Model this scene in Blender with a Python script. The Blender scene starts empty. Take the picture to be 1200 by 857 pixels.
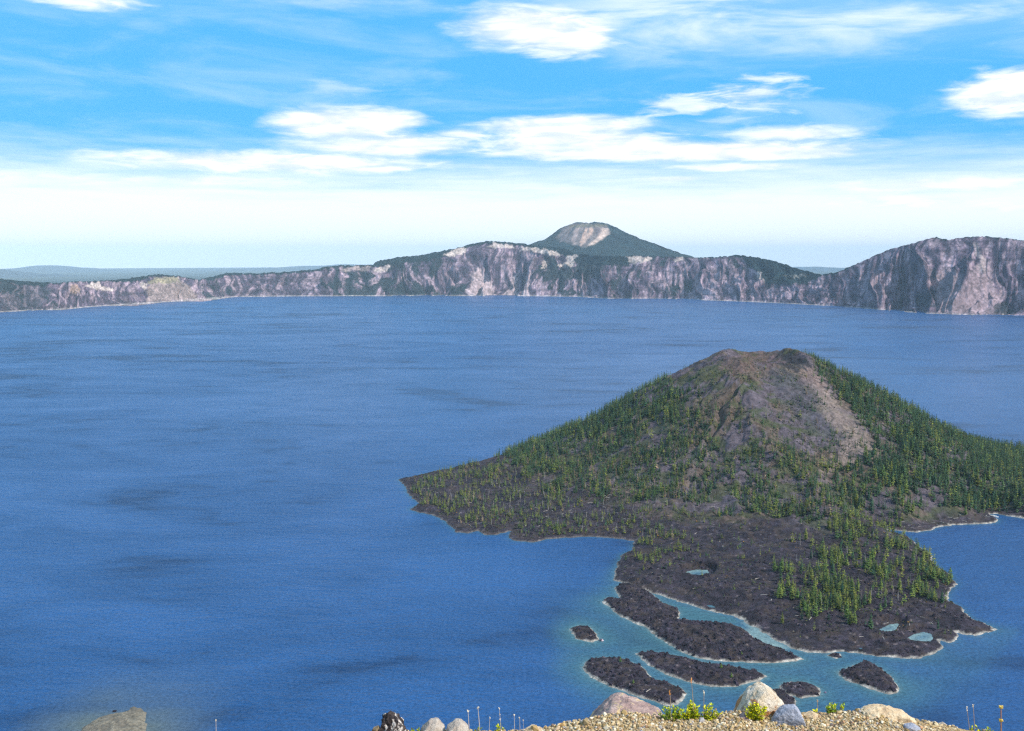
import bpy, math, random
import numpy as np
rng = np.random.default_rng(7); random.seed(7)
sc = bpy.context.scene; COL = sc.collection
# ------------------------------------------------------------------ camera geometry
F = 1150.0; PITCH = math.radians(6.33); H = 390.0
CP, SP = math.cos(PITCH), math.sin(PITCH)
def ray(px, py):
    dx = (np.asarray(px, float)-600)/F; dy = (428.5-np.asarray(py, float))/F
    return dx, CP+dy*SP, -SP+dy*CP
def ground_pt(px, py, z=0.0):            # photo pixel -> point on the level z
    x, y, w = ray(px, py); t = (z-H)/w
    return x*t, y*t
def at_y(px, py, Y):                     # photo pixel -> point at distance Y
    x, y, w = ray(px, py); t = Y/y
    return np.array([x*t, Y, H+w*t])
def rim_z(px, py, D):                    # height at horizontal distance D
    x, y, w = ray(px, py)
    return H + w/np.sqrt(x*x+y*y)*D
def project(x, y, z):
    z = z-H; f = y*CP-z*SP; u = y*SP+z*CP
    f = np.maximum(f, 1e-3)
    return 600+x/f*F, 428.5-u/f*F
# ------------------------------------------------------------------ noise
def _h(ix, iy, s):
    n = (ix.astype(np.int64)*374761393 + iy.astype(np.int64)*668265263 + s*1442695041) & 0xffffffff
    n = ((n ^ (n >> 13))*1274126177) & 0xffffffff
    n = ((n ^ (n >> 16))*2246822519) & 0xffffffff
    return ((n ^ (n >> 15)) & 0xffffff)/float(0xffffff)
def vn(x, y, s=0):
    x = np.asarray(x, float); y = np.asarray(y, float)
    x, y = np.broadcast_arrays(x, y)
    ix = np.floor(x); iy = np.floor(y); fx = x-ix; fy = y-iy
    fx = fx*fx*fx*(fx*(fx*6-15)+10); fy = fy*fy*fy*(fy*(fy*6-15)+10)
    a = _h(ix, iy, s); b = _h(ix+1, iy, s); c = _h(ix, iy+1, s); d = _h(ix+1, iy+1, s)
    return (a+(b-a)*fx)*(1-fy)+(c+(d-c)*fx)*fy
def fbm(x, y, o=4, s=0, g=0.5):
    v = 0; a = 1; t = 0
    for k in range(o):
        v = v+a*vn(x*2**k+17.3*k, y*2**k-9.1*k, s+k); t += a; a *= g
    return v/t
def ridged(x, y, o=3, s=0):
    v = 0; a = 1; t = 0
    for k in range(o):
        v = v+a*(1-np.abs(2*vn(x*2**k+5*k, y*2**k+3*k, s+k)-1)); t += a; a *= .5
    return v/t
def sstep(a, b, x):
    t = np.clip((x-a)/(b-a), 0, 1); return t*t*(3-2*t)
def seg_dist(px, py, poly):
    px = px.ravel(); py = py.ravel(); P = np.asarray(poly, float); Q = np.roll(P, -1, 0)
    best = np.full(px.shape, 1e18)
    for (ax, ay), (bx, by) in zip(P, Q):
        dx, dy = bx-ax, by-ay; L = dx*dx+dy*dy+1e-12
        t = np.clip(((px-ax)*dx+(py-ay)*dy)/L, 0, 1)
        d = (px-ax-t*dx)**2+(py-ay-t*dy)**2
        np.minimum(best, d, out=best)
    return np.sqrt(best)
def inside(px, py, poly):
    shp = np.shape(px); px = np.ravel(px); py = np.ravel(py)
    P = np.asarray(poly, float); Q = np.roll(P, -1, 0); r = np.zeros(px.shape, bool)
    for (ax, ay), (bx, by) in zip(P, Q):
        if ay == by: continue
        c = (ay > py) != (by > py)
        r ^= c & (px < (bx-ax)*(py-ay)/(by-ay)+ax)
    return r.reshape(shp)
def sdf(px, py, poly):                   # positive inside
    s = np.shape(px)
    d = seg_dist(px, py, poly).reshape(s)
    return np.where(inside(px, py, poly), d, -d)
# ------------------------------------------------------------------ materials
def mat(name):
    m = bpy.data.materials.new(name); m.use_nodes = True
    nt = m.node_tree; b = nt.nodes['Principled BSDF']
    b.inputs['Roughness'].default_value = .9
    b.inputs['Specular IOR Level'].default_value = .2
    return m, nt, b
def N(nt, t, **k):
    n = nt.nodes.new(t)
    for a, v in k.items(): setattr(n, a, v)
    return n
def noise_node(nt, scale, detail=4, rough=.55, vec=None, dist=0):
    n = N(nt, 'ShaderNodeTexNoise'); n.inputs['Scale'].default_value = scale
    n.inputs['Detail'].default_value = detail; n.inputs['Roughness'].default_value = rough
    n.inputs['Distortion'].default_value = dist
    if vec is not None: nt.links.new(vec, n.inputs['Vector'])
    return n
def mathn(nt, op, a, b=None, c=None, clamp=False):
    n = N(nt, 'ShaderNodeMath', operation=op, use_clamp=clamp)
    for i, v in enumerate((a, b, c)):
        if v is None: continue
        if isinstance(v, (int, float)): n.inputs[i].default_value = v
        else: nt.links.new(v, n.inputs[i])
    return n.outputs[0]
def ramp(nt, fac, stops):
    r = N(nt, 'ShaderNodeValToRGB'); e = r.color_ramp.elements
    while len(e) < len(stops): e.new(.5)
    for k, (p, c) in enumerate(stops):
        e[k].position = p; e[k].color = (*c, 1) if len(c) == 3 else c
    nt.links.new(fac, r.inputs[0]); return r.outputs[0]
def mixc(nt, fac, a, b, mode='MIX'):
    n = N(nt, 'ShaderNodeMix', data_type='RGBA', blend_type=mode)
    for i, v in ((0, fac), (6, a), (7, b)):
        if isinstance(v, (int, float)): n.inputs[i].default_value = v
        elif isinstance(v, tuple): n.inputs[i].default_value = (*v, 1)
        else: nt.links.new(v, n.inputs[i])
    return n.outputs[2]
def vcol_mat(name, scale=1.0, lo=.6, hi=1.4, bump=0.0, bscale=1.0, bdist=1.0, rough=.9, spec=.2, scale2=None):
    m, nt, b = mat(name)
    at = N(nt, 'ShaderNodeAttribute', attribute_name='Col'); geo = N(nt, 'ShaderNodeNewGeometry')
    n = noise_node(nt, scale, 6, .65, geo.outputs['Position'])
    f = ramp(nt, n.outputs[0], [(.3, (lo,)*3), (.7, (hi,)*3)])
    c = mixc(nt, 1.0, at.outputs['Color'], f, 'MULTIPLY')
    if scale2:
        n2 = noise_node(nt, scale2, 3, .7, geo.outputs['Position'])
        c = mixc(nt, 1.0, c, ramp(nt, n2.outputs[0], [(.3, (lo,)*3), (.7, (hi,)*3)]), 'MULTIPLY')
    nt.links.new(c, b.inputs['Base Color'])
    b.inputs['Roughness'].default_value = rough; b.inputs['Specular IOR Level'].default_value = spec
    if bump:
        bn = noise_node(nt, bscale, 6, .7, geo.outputs['Position'])
        bp = N(nt, 'ShaderNodeBump'); bp.inputs['Strength'].default_value = bump
        bp.inputs['Distance'].default_value = bdist
        nt.links.new(bn.outputs[0], bp.inputs['Height']); nt.links.new(bp.outputs[0], b.inputs['Normal'])
    return m
def plain(name, c, rough=.9, nscale=None, var=.35, bump=0, bdist=.01):
    m, nt, b = mat(name); b.inputs['Base Color'].default_value = (*c, 1); b.inputs['Roughness'].default_value = rough
    if nscale:
        tc = N(nt, 'ShaderNodeTexCoord'); n = noise_node(nt, nscale, 5, .6, tc.outputs['Object'])
        nt.links.new(ramp(nt, n.outputs[0], [(.3, tuple(v*(1-var) for v in c)), (.7, tuple(min(1, v*(1+var)) for v in c))]), b.inputs['Base Color'])
        if bump:
            bp = N(nt, 'ShaderNodeBump'); bp.inputs['Strength'].default_value = bump; bp.inputs['Distance'].default_value = bdist
            nt.links.new(n.outputs[0], bp.inputs['Height']); nt.links.new(bp.outputs[0], b.inputs['Normal'])
    return m
# ------------------------------------------------------------------ mesh helpers
def mk_mesh(name, V, faces, m=None, col=None, smooth=False, attrs=None):
    """faces: an (n,3) or (n,4) array, or a list of such arrays"""
    me = bpy.data.meshes.new(name); V = np.asarray(V, np.float32)
    fl = faces if isinstance(faces, list) else [faces]
    fl = [np.asarray(f, np.int32) for f in fl if len(f)]
    me.vertices.add(len(V)); me.vertices.foreach_set('co', V.ravel())
    nl = sum(f.size for f in fl); npol = sum(len(f) for f in fl)
    me.loops.add(nl); me.polygons.add(npol)
    me.loops.foreach_set('vertex_index', np.concatenate([f.ravel() for f in fl]))
    tot = np.concatenate([np.full(len(f), f.shape[1], np.int32) for f in fl])
    st = np.concatenate([[0], np.cumsum(tot)[:-1]]).astype(np.int32)
    me.polygons.foreach_set('loop_start', st)
    me.polygons.foreach_set('use_smooth', np.full(npol, smooth, bool))
    me.update(calc_edges=True)
    if col is not None:
        a = me.color_attributes.new('Col', 'FLOAT_COLOR', 'POINT')
        c = np.ones((len(V), 4), np.float32); c[:, :3] = col; a.data.foreach_set('color', c.ravel())
    for k, v in (attrs or {}).items():
        a = me.attributes.new(k, 'FLOAT', 'POINT'); a.data.foreach_set('value', np.asarray(v, np.float32).ravel())
    me.validate()
    if m: me.materials.append(m)
    return me
def link(name, me, parent=None, loc=(0, 0, 0)):
    o = bpy.data.objects.new(name, me); COL.objects.link(o); o.location = loc
    if parent: o.parent = parent
    return o
def tag(o, label=None, cat=None, group=None, kind=None):
    if label: o['label'] = label
    if cat: o['category'] = cat
    if group: o['group'] = group
    if kind: o['kind'] = kind
    return o
def empty(name, loc, rz=0):
    o = bpy.data.objects.new(name, None); COL.objects.link(o); o.location = loc; o.rotation_euler = (0, 0, rz)
    o.empty_display_size = .1; return o
def grid_faces(ny, nx, mask=None):
    i = np.arange(ny*nx).reshape(ny, nx)
    f = np.stack([i[:-1, :-1], i[:-1, 1:], i[1:, 1:], i[1:, :-1]], -1).reshape(-1, 4)
    if mask is not None: f = f[mask.ravel()]
    return f
def compact(V, f, *arr):
    u, inv = np.unique(f, return_inverse=True)
    return (V[u], inv.reshape(f.shape)) + tuple(a[u] for a in arr)
class MB:                                # collects closed shapes into one mesh
    def __init__(s): s.v = []; s.f = []; s.n = 0; s.c = []
    def add(s, V, Fc, c=(1, 1, 1)):
        V = np.asarray(V, float); s.v.append(V)
        for f in Fc: s.f.append([i+s.n for i in f])
        s.c.append(np.tile(np.asarray(c, float), (len(V), 1))); s.n += len(V)
    def tube(s, pts, rads, n=6, c=(1, 1, 1)):
        pts = [np.asarray(p, float) for p in pts]; V = []
        for k, (p, r) in enumerate(zip(pts, rads)):
            d = pts[min(k+1, len(pts)-1)]-pts[max(k-1, 0)]; d = d/(np.linalg.norm(d)+1e-12)
            a = np.cross(d, [0.3, 1, .2]); a /= np.linalg.norm(a); b = np.cross(d, a)
            for j in range(n):
                t = 2*math.pi*j/n; V.append(p+r*(math.cos(t)*a+math.sin(t)*b))
        Fc = []
        for k in range(len(pts)-1):
            for j in range(n): Fc.append([k*n+j, k*n+(j+1) % n, (k+1)*n+(j+1) % n, (k+1)*n+j])
        Fc.append(list(range(n))[::-1]); Fc.append([(len(pts)-1)*n+j for j in range(n)])
        s.add(V, Fc, c)
    def box(s, x0, x1, y0, y1, z0, z1, c=(1, 1, 1)):
        V = [(x, y, z) for z in (z0, z1) for y in (y0, y1) for x in (x0, x1)]
        s.add(V, [[0, 2, 3, 1], [4, 5, 7, 6], [0, 1, 5, 4], [2, 6, 7, 3], [0, 4, 6, 2], [1, 3, 7, 5]], c)
    def mesh(s, name, m, smooth=False):
        me = bpy.data.meshes.new(name); me.from_pydata(np.concatenate(s.v).tolist(), [], s.f)
        a = me.color_attributes.new('Col', 'FLOAT_COLOR', 'POINT')
        c = np.ones((s.n, 4), np.float32); c[:, :3] = np.concatenate(s.c); a.data.foreach_set('color', c.ravel())
        if smooth: me.polygons.foreach_set('use_smooth', np.ones(len(me.polygons), bool))
        if m: me.materials.append(m)
        return me
# ------------------------------------------------------------------ coastlines (photo outlines laid on the water level)
def W(poly, z=0): return [tuple(float(v) for v in ground_pt(x, y, z)) for x, y in poly]
MAIN_F = [(467,562),(474,569),(477,577),(483,584),(492,590),(480,597),(490,601),(505,603),(518,609),(528,617),(535,624),(548,625),(560,622),(568,627),(580,627),(592,624),(598,622),(597,630),(603,634),(625,636),(640,632),(665,630),(690,629),(725,631),(743,634),(741,645),(728,650),(724,660),(719,670),(720,680),(733,684),(760,693),(775,698),(790,703),(815,711),(830,716),(862,722),(885,735),(905,748),(925,758),(945,765),(968,766),(990,764),(1010,767),(1030,770),(1055,772),(1081,771),(1098,766),(1103,758),(1099,750),(1112,754),(1120,750),(1122,742),(1142,745),(1168,738),(1158,732),(1139,725),(1126,712),(1110,703),(1112,693),(1121,685),(1113,674),(1102,667),(1094,661),(1091,650),(1078,641),(1065,630),(1050,625),(1034,621),(1050,622),(1075,624),(1090,622),(1100,618),(1118,615),(1139,615),(1155,614),(1168,613),(1170,609),(1160,604),(1167,602),(1180,604.5),(1200,608),(1230,612),(1290,616),(1400,600),(1440,580)]
main = W(MAIN_F)
main += [(1330,1780),(1150,1900),(1010,1950),(930,2050),(800,2200),(620,2330),(430,2360),(230,2300),(110,2150),(40,2000),(-5,1925),(-45,1850),(-100,1800),(-150,1745),(-180,1712)]
ISL = {
 'A': [(719,690),(728,685),(740,685),(753,690),(769,700),(779,708),(792,713),(797,719),(795,726),(815,729),(847,731),(868,735),(880,745),(896,755),(920,763),(942,773),(919,777),(892,777),(866,776),(834,774),(815,771),(792,761),(769,746),(756,735),(740,729),(725,721),(714,712),(705,705),(712,700),(728,703),(724,697)],
 'B': [(745,766),(757,764),(769,765),(795,769),(821,776),(850,780),(886,787),(899,793),(889,798),(863,805),(834,805),(808,800),(779,790),(760,780)],
 'C': [(682,783),(688,774),(705,771),(727,772),(740,776),(753,782),(763,795),(779,800),(798,806),(806,813),(795,826),(782,827),(756,819),(737,813),(711,803),(692,794)],
 'D': [(667,738),(671,735),(679,733),(692,735),(699,742),(702,750),(694,753),(685,751),(676,749)],
 'E': [(981,788),(988,785),(999,780),(1012,776),(1024,778),(1036,787),(1047,796),(1054,807),(1051,812),(1042,814),(1029,811),(1007,803),(990,797)],
 'F': [(912,805),(917,801),(928,799),(945,800),(959,806),(963,812),(960,816),(939,818),(922,814)],
 'G': [(903,808),(914,806),(926,814),(934,822),(930,832),(918,836),(905,830)],
 'H': [(968,768),(976,765),(986,766),(987,770),(978,772)],
}
ISL = {k: W(v) for k, v in ISL.items()}
SPIT = W([(92,862),(97,853),(106,847),(117,842),(128,838),(143,836),(150,834),(156,828),(162,830),(168,833),(172,840),(171,850),(173,862),(180,900),(60,900)])
PONDS = {'p1': W([(805,670),(815,668),(829,668),(832,673),(826,677),(812,677),(806,675)]),
         'p2': W([(1062,749),(1070,744),(1082,741),(1090,743),(1094,748),(1090,752),(1075,751)]),
         'p3': W([(1031,738),(1043,732),(1053,731),(1050,737),(1042,741),(1036,741)])}
FRONT = [(int(px), py) for px, py in [(650,700),(760,670),(905,735),(1060,775),(1110,770),(1190,740),(1160,810),(1050,850),(880,860),(700,860),(640,790)]]
CX, CY = [float(v) for v in ground_pt(893, 503, 100)]
k = 1850/math.hypot(CX, CY); CX *= k; CY *= k
def cone_h(x, y):
    dx, dy = x-CX, y-CY; r = np.hypot(dx, dy); a = np.arctan2(dy, dx)
    wob = 1+.05*(fbm(np.cos(a)*1.5+3, np.sin(a)*1.5, 3, 50)-.5)*2
    r = r/wob
    zr = 213-12*np.exp(-((a+.55)/.55)**2)+2*np.sin(3*a)
    out = np.interp(r, [0, 78, 86, 152, 330, 390, 450, 540, 640], [0, 0, 2.5, 37, 141, 171, 189, 204, 215])
    ins = 26*(1-np.clip(r/74, 0, 1)**2)
    z = np.where(r < 78, zr-ins, zr-out*(zr+2)/215)
    gul = (ridged(a*11+4*fbm(x/90, y/90, 3, 9), r/200, 4, 21)-.6)*17*sstep(75, 160, r)
    return z+gul*sstep(640, 300, r)+(fbm(x/14, y/14, 3, 5)-.5)*6+(ridged(x/30, y/30, 3, 6)-.6)*7, r
def main_h(x, y, d):
    z = 1.1*sstep(0, 4, d)+4.5*(1-np.exp(-d/28))+7*(1-np.exp(-d/230))
    k = np.clip(d/14, 0, 1)
    z = z+k*((fbm(x/38, y/38, 3, 2)-.45)*5+(ridged(x/16, y/11, 3, 3)-.6)*3.2+(ridged((x+.5*y)/46, (y-.4*x)/80, 3, 8)-.6)*7+(vn(x/4.2, y/3.6, 4)-.5)*1.7)
    c, r = cone_h(x, y); c = np.minimum(c, np.maximum(z, 0)+np.maximum(d-14, 0)*.55-3)
    t = np.clip((c-z)/24+.5, 0, 1)
    z = z*(1-t)+c*t+12*t*(1-t)*.5
    return z, t
def apply_ponds(x, y, z):
    for p in PONDS.values():
        s = sdf(x, y, p); z = np.where(s > -9, np.minimum(z, np.where(s > 0, -.8, .15-s*.24)), z)
    return z
def lava_col(x, y, z, d, t):
    px, py = project(x, y, z); n1 = fbm(x/60, y/60, 4, 31); n2 = fbm(x/9, y/9, 3, 33); n3 = vn(x/2.7, y/2.7, 35)
    lava = np.array([.025, .020, .028]); brown = np.array([.048, .035, .030]); olive = np.array([.048, .058, .024]); cind = np.array([.082, .066, .078])*1.0
    c = lava*((.4+1.2*n3)*(.45+1.15*fbm(x/24, y/20, 4, 39)))[..., None]
    k = sstep(.5, .68, n2)*.65; c = c*(1-k[..., None])+brown*k[..., None]
    # pale speckle of weathered blocks and litter
    k = (n3 > .94)*.35*np.ones_like(n3); c = c*(1-k[..., None])+np.array([.26, .21, .20])*k[..., None]
    T = (sstep(.15, .8, t)*sstep(500, 400, np.hypot(x-CX, y-CY)+(n1-.5)*160))[..., None]; cc = cind*(.35+.7*n2+.6*n3)[..., None]
    k = sstep(.45, .62, fbm(x/45, y/30, 4, 37))[..., None]*.8; cc = cc*(1-k)+np.array([.090, .066, .046])*(.5+.9*n3)[..., None]*k
    k = sstep(.52, .66, fbm(x/22, y/16, 4, 41))[..., None]*.75; cc = cc*(1-k)+olive*k
    c = c*(1-T)+cc*T
    wx = px+(n1-.5)*30+(n2-.5)*26; wy = py+(n2-.5)*26
    def paint(poly, colr, amt, soft=6):
        nonlocal c
        s = sstep(-soft, soft, sdf(wx, wy, poly))[..., None]*amt
        c = c*(1-s)+np.array(colr)*(.8+.4*n3)[..., None]*s
    paint([(895,430),(925,432),(960,465),(990,520),(960,515),(925,480),(900,455)], (.062,.058,.072), .75, 10)
    paint([(930,432),(948,432),(975,462),(1003,492),(1030,528),(1000,545),(955,560),(985,525),(965,480)], (.19,.145,.125), .75, 8)
    paint([(842,424),(880,412),(912,414),(935,425),(960,448),(950,455),(920,430),(890,430),(860,440)], (.11,.062,.058), .4, 8)
    paint([(912,410),(935,414),(950,424),(946,432),(930,434),(916,425)], (.03,.028,.032), .95, 3)
    paint([(810,545),(822,520),(836,520),(824,555),(815,580)], (.14,.112,.108), .6, 4)
    # bleached shore line: low and close to the water
    fr = sstep(640, 700, py)+(px > 1000); k = sstep(2.1, .8, d+(n2-.5)*4)*sstep(2.2, 1.2, z)*np.clip(.25+fr, 0, .9)
    c = c*(1-k[..., None])+np.array([.36, .33, .29])*(.5+.8*n3)[..., None]*k[..., None]
    return c
# ------------------------------------------------------------------ island terrain
m_lava = vcol_mat('lava_rock', .9, .55, 1.5, .9, .6, 1.6, scale2=.12)
dx = 2.1
gx = np.arange(-225, 1420, dx); gy = np.arange(860, 2030, dx)
X, Y = np.meshgrid(gx, gy); X = X+(vn(X*.37, Y*.41, 71)-.5)*1.0; Y = Y+(vn(X*.43, Y*.39, 72)-.5)*1.0
wx = X+(fbm(X/9, Y/9, 3, 61)-.5)*7; wy = Y+(fbm(X/9, Y/9, 3, 62)-.5)*7
SD = sdf(wx, wy, main)
ok = SD > -10
Z = np.full(X.shape, -4.0); TT = np.zeros(X.shape)
z_, t_ = main_h(X[ok], Y[ok], np.maximum(SD[ok], 0)); z_ = np.where(SD[ok] > 0, z_, SD[ok]*.35)
Z[ok] = apply_ponds(X[ok], Y[ok], z_); TT[ok] = t_
cols = np.zeros(X.shape+(3,)); cols[ok] = lava_col(X[ok], Y[ok], Z[ok], np.where(SD[ok] > 0, SD[ok], 0), TT[ok])
cm = ok[:-1, :-1] & ok[1:, :-1] & ok[:-1, 1:] & ok[1:, 1:]
V = np.stack([X, Y, Z], -1).reshape(-1, 3)
V_, f_, c_ = compact(V, grid_faces(len(gy), len(gx), cm), cols.reshape(-1, 3))
tag(link('volcanic_island', mk_mesh('island', V_, f_, m_lava, c_, True)), 'large dark lava island with a cinder cone rising from its forest', kind='structure')
del V_, f_, c_
# far side of the cone, behind the crest (coarser)
gx2 = np.arange(-60, 1100, 9.); gy2 = np.arange(2026, 2400, 9.)
X2, Y2 = np.meshgrid(gx2, gy2); S2 = sdf(X2, Y2, main); z2, t2 = main_h(X2, Y2, np.maximum(S2, 0)); z2 = np.where(S2 > 0, z2, S2*.35)
fb = grid_faces(len(gy2), len(gx2), (S2 > -20)[:-1, :-1])
V2, f2, c2 = compact(np.stack([X2, Y2, z2-.3], -1).reshape(-1, 3), fb, lava_col(X2, Y2, z2, np.maximum(S2, 0), t2).reshape(-1, 3))
tag(link('island_far_slope', mk_mesh('far_slope', V2, f2, m_lava, c2, True)), 'far slope of the cinder cone island', kind='structure')
def terrain_z(x, y):
    i = np.clip(((y-gy[0])/dx).astype(int), 0, len(gy)-1); j = np.clip(((x-gx[0])/dx).astype(int), 0, len(gx)-1)
    return Z[i, j], SD[i, j], TT[i, j]
isl_lab = {'A': 'long dark lava islet closest to the main island, teal channel behind it', 'B': 'long narrow dark lava islet in the middle of the front row', 'C': 'dark lava islet with one small tree, just above the pink boulder',
 'D': 'small round lava islet standing apart at the left', 'E': 'triangular lava islet in open water at the right', 'F': 'small oval lava islet ringed by pale rock right of the white boulder', 'G': 'tiny lava islet half hidden by the white boulder', 'H': 'tiniest rocky islet touching the near shore of the lava apron'}
ISZ = {}
for key, P in ISL.items():
    P_ = np.array(P); x0, y0 = P_.min(0)-8; x1, y1 = P_.max(0)+8; st = 1.1
    a = np.arange(x0, x1, st); b = np.arange(y0, y1, st); xx, yy = np.meshgrid(a, b)
    xx = xx+(vn(xx*.7, yy*.8, 73)-.5)*.6
    s = sdf(xx+(fbm(xx/6, yy/6, 3, 63)-.5)*4, yy+(fbm(xx/6, yy/6, 3, 64)-.5)*4, P)
    big = {'A': 6, 'B': 4.5, 'C': 5, 'D': 4, 'E': 6, 'F': 3, 'G': 3, 'H': .8}[key]
    zz = .9*sstep(0, 3, s)+big*(1-np.exp(-np.maximum(s, 0)/13))
    kk = np.clip(s/8, 0, 1); zz = zz+kk*((ridged(xx/12, yy/9, 3, 3)-.6)*3+(vn(xx/3.1, yy/2.8, 4)-.5)*1.8)
    zz = np.where(s > 0, zz, s*.35)
    cc = lava_col(xx, yy, zz, np.maximum(s, 0), np.zeros_like(xx))
    Vv, ff, c3 = compact(np.stack([xx, yy, zz], -1).reshape(-1, 3), grid_faces(len(b), len(a), (s > -7)[:-1, :-1]), cc.reshape(-1, 3))
    tag(link('islet', mk_mesh('islet', Vv, ff, m_lava, c3, True)), isl_lab[key], kind='structure')
    ISZ[key] = (a, b, zz, s)
# spit at the lower left
P_ = np.array(SPIT); a = np.arange(P_[:, 0].min()-8, P_[:, 0].max()+8, .8); b = np.arange(P_[:, 1].min()-8, P_[:, 1].max()+8, .8)
xx, yy = np.meshgrid(a, b); s = sdf(xx+(fbm(xx/5, yy/5, 3, 65)-.5)*4, yy+(fbm(xx/5, yy/5, 3, 66)-.5)*4, SPIT)
n = fbm(xx/3, yy/3, 4, 67); zz = np.where(s > 0, 1.2*sstep(0, 3, s)+4*(1-np.exp(-np.maximum(s, 0)/14))+(n-.5)*2.6*np.clip(s/4, 0, 1), s*.3)
cc = np.array([.17, .15, .115])*(.45+1.0*n)[..., None]; kk = (fbm(xx/9, yy/9, 3, 68) > .53)[..., None]*.5; cc = cc*(1-kk)+np.array([.12, .105, .085])*kk
Vv, ff, c3 = compact(np.stack([xx, yy, zz], -1).reshape(-1, 3), grid_faces(len(b), len(a), (s > -7)[:-1, :-1]), cc.reshape(-1, 3))
m_spit = vcol_mat('pale_gravel_rock', .5, .6, 1.4, .8, .8, 1.0)
tag(link('spit', mk_mesh('spit', Vv, ff, m_spit, c3, True)), 'pale grey rocky spit at the lower left corner', kind='structure')
# ------------------------------------------------------------------ far shore and caldera wall
SH = np.array([(-700,420),(-450,392),(-250,380),(-100,371),(0,366),(67,363),(133,358),(200,354),(233,351),(283,348),(330,347.6),(400,347.3),(500,347.2),(600,347),(677,348),(717,350.5),(760,350.5),(800,351),(850,353),(900,355),(967,358.5),(1033,363.3),(1060,365.8),(1085,367.6),(1133,369.2),(1200,371),(1300,376),(1450,388),(1700,420),(1900,450)], float)
RIM = np.array([(-700,330),(-300,325),(-100,326),(0,327),(20,329),(67,331.5),(93,330),(123,329.5),(143,328),(167,324),(187,321),(207,323),(233,327),(247,325),(267,320.5),(300,320),(333,319),(367,316),(383,313),(400,311),(437,310.5),(443,306),(467,301.5),(500,298),(533,291.5),(550,286.5),(570,283),(587,283.5),(613,286),(640,289),(660,291),(677,298),(700,300),(733,300),(765,300.5),(800,301),(823,302),(853,300),(860,298),(883,301),(910,307),(940,317),(963,322),(980,319),(1000,310),(1027,298),(1040,292),(1067,285),(1093,278),(1107,281),(1133,277.5),(1153,277),(1183,281),(1200,282),(1300,276),(1450,262),(1700,270),(1900,300)], float)
pxs = np.arange(-700, 1900, 1.0)
pxs = np.concatenate([np.arange(-700, -30, 4.), np.arange(-30, 1230, .8), np.arange(1230, 1900, 4.)])
n0 = fbm(pxs/30, 0*pxs, 4, 81)-.5
shy = np.interp(pxs, SH[:, 0], SH[:, 1]); rimy = np.interp(pxs, RIM[:, 0], RIM[:, 1])+n0*1.6+(vn(pxs/2.2, 0*pxs, 83)-.5)*1.3
sx, sy_ = ground_pt(pxs, shy); DS = np.hypot(sx, sy_)+n0*60; ux, uy = sx/np.hypot(sx, sy_), sy_/np.hypot(sx, sy_)
DR = DS+300
for _ in range(6): zr = rim_z(pxs, rimy, DR); DR = DS+zr/.60+90
NT = 110
t = np.linspace(-.03, 1, NT)[:, None]
S = np.cumsum(np.concatenate([[0], np.hypot(np.diff(sx), np.diff(sy_))]))[None, :]
warp = 190*(fbm(S/420+0*t, t*1.8+0*S, 3, 84)-.5)*2
prof = np.where(t < 0, t*.6, .55*np.clip(t, 0, 1)+.45*np.clip(t, 0, 1)**2.0)
g1 = ridged((S+warp)/330, t*.5, 2, 85); g2 = ridged((S+warp*1.5)/110, t*1.3, 3, 86); g3 = fbm(S/28, t*9, 3, 87)
env = np.sin(np.pi*np.clip(t, 0, 1)**.8)
cut = 1-np.clip(1.0, 0, 1)*0
zw = zr[None, :]*prof+env*zr[None, :]*((g1-.62)*.75+(g2-.6)*.42)+env**.5*(g3-.5)*22
zw = np.minimum(zw, zr[None, :]*np.where(t < .999, 1.0, 1.0)); zw[0] = -25
Dw = DS[None, :]+(DR-DS)[None, :]*t
bump = (fbm(S/24+0*t, t*14+0*S, 2, 88)-.5)*28; Dw = Dw+bump*env
Xw = ux[None, :]*Dw; Yw = uy[None, :]*Dw
# plateau rows behind the rim
offs = np.array([60, 200, 500, 1000, 2000, 3500, 6000, 10000, 18000, 32000, 48000.])
Dp = DR[None, :]+offs[:, None]; u = np.clip(offs/11000, 0, 1)[:, None]
zp = (zr[None, :]-8)*(1-u)**1.6-(offs[:, None]/1000)*6-20*np.clip(offs[:, None]/2000, 0, 1); zp = np.maximum(zp, -230)
zp += (fbm(S/1500+0*zp, offs[:, None]/2500, 3, 89)-.6)*60*np.clip(offs/1500, 0, 1)[:, None]*(offs < 12000)[:, None]
Xw = np.concatenate([Xw, ux[None, :]*Dp]); Yw = np.concatenate([Yw, uy[None, :]*Dp]); Zw = np.concatenate([zw, zp])
PX, PY = project(Xw, Yw, Zw)
Sf = np.broadcast_to(S, PX.shape)
rock = np.array([.100, .070, .098]); lite = np.array([.29, .21, .235]); darkr = np.array([.030, .024, .040]); forest = np.array([.005, .016, .019]); pum = np.array([.42, .34, .30]); ora = np.array([.30, .19, .12])
st1 = fbm((Sf+.8*np.concatenate([warp, np.zeros((len(offs), len(pxs)))]))/34, PY/15, 5, 91, .62)
st2 = fbm(Sf/130, PY/6, 4, 92); band = fbm(Sf/420, PY/2.6, 3, 94); nz = vn(Sf/11, PY/1.1, 93)
C = np.ones(PX.shape+(3,))*rock
def mixk(k, colr):
    global C
    C = C*(1-k[..., None])+np.asarray(colr)*k[..., None]
mixk(sstep(.50, .66, st1)*.85, lite); mixk(sstep(.5, .36, st1)*.85, darkr); mixk(sstep(.55, .68, band)*.55, darkr)
forest_amt = np.interp(PX, [0,55,75,160,175,230,260,420,540,600,660,740,790,880,900,1000,1200], [.62,.5,.22,.2,.25,.3,.4,.5,.46,.38,.56,.55,.45,.42,.24,.18,.2])
fn = .55*fbm((Sf+.8*np.concatenate([warp, np.zeros((len(offs), len(pxs)))]))/48, PY/14, 5, 95, .62)+.45*fbm(Sf/300, PY/20, 2, 96)
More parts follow.
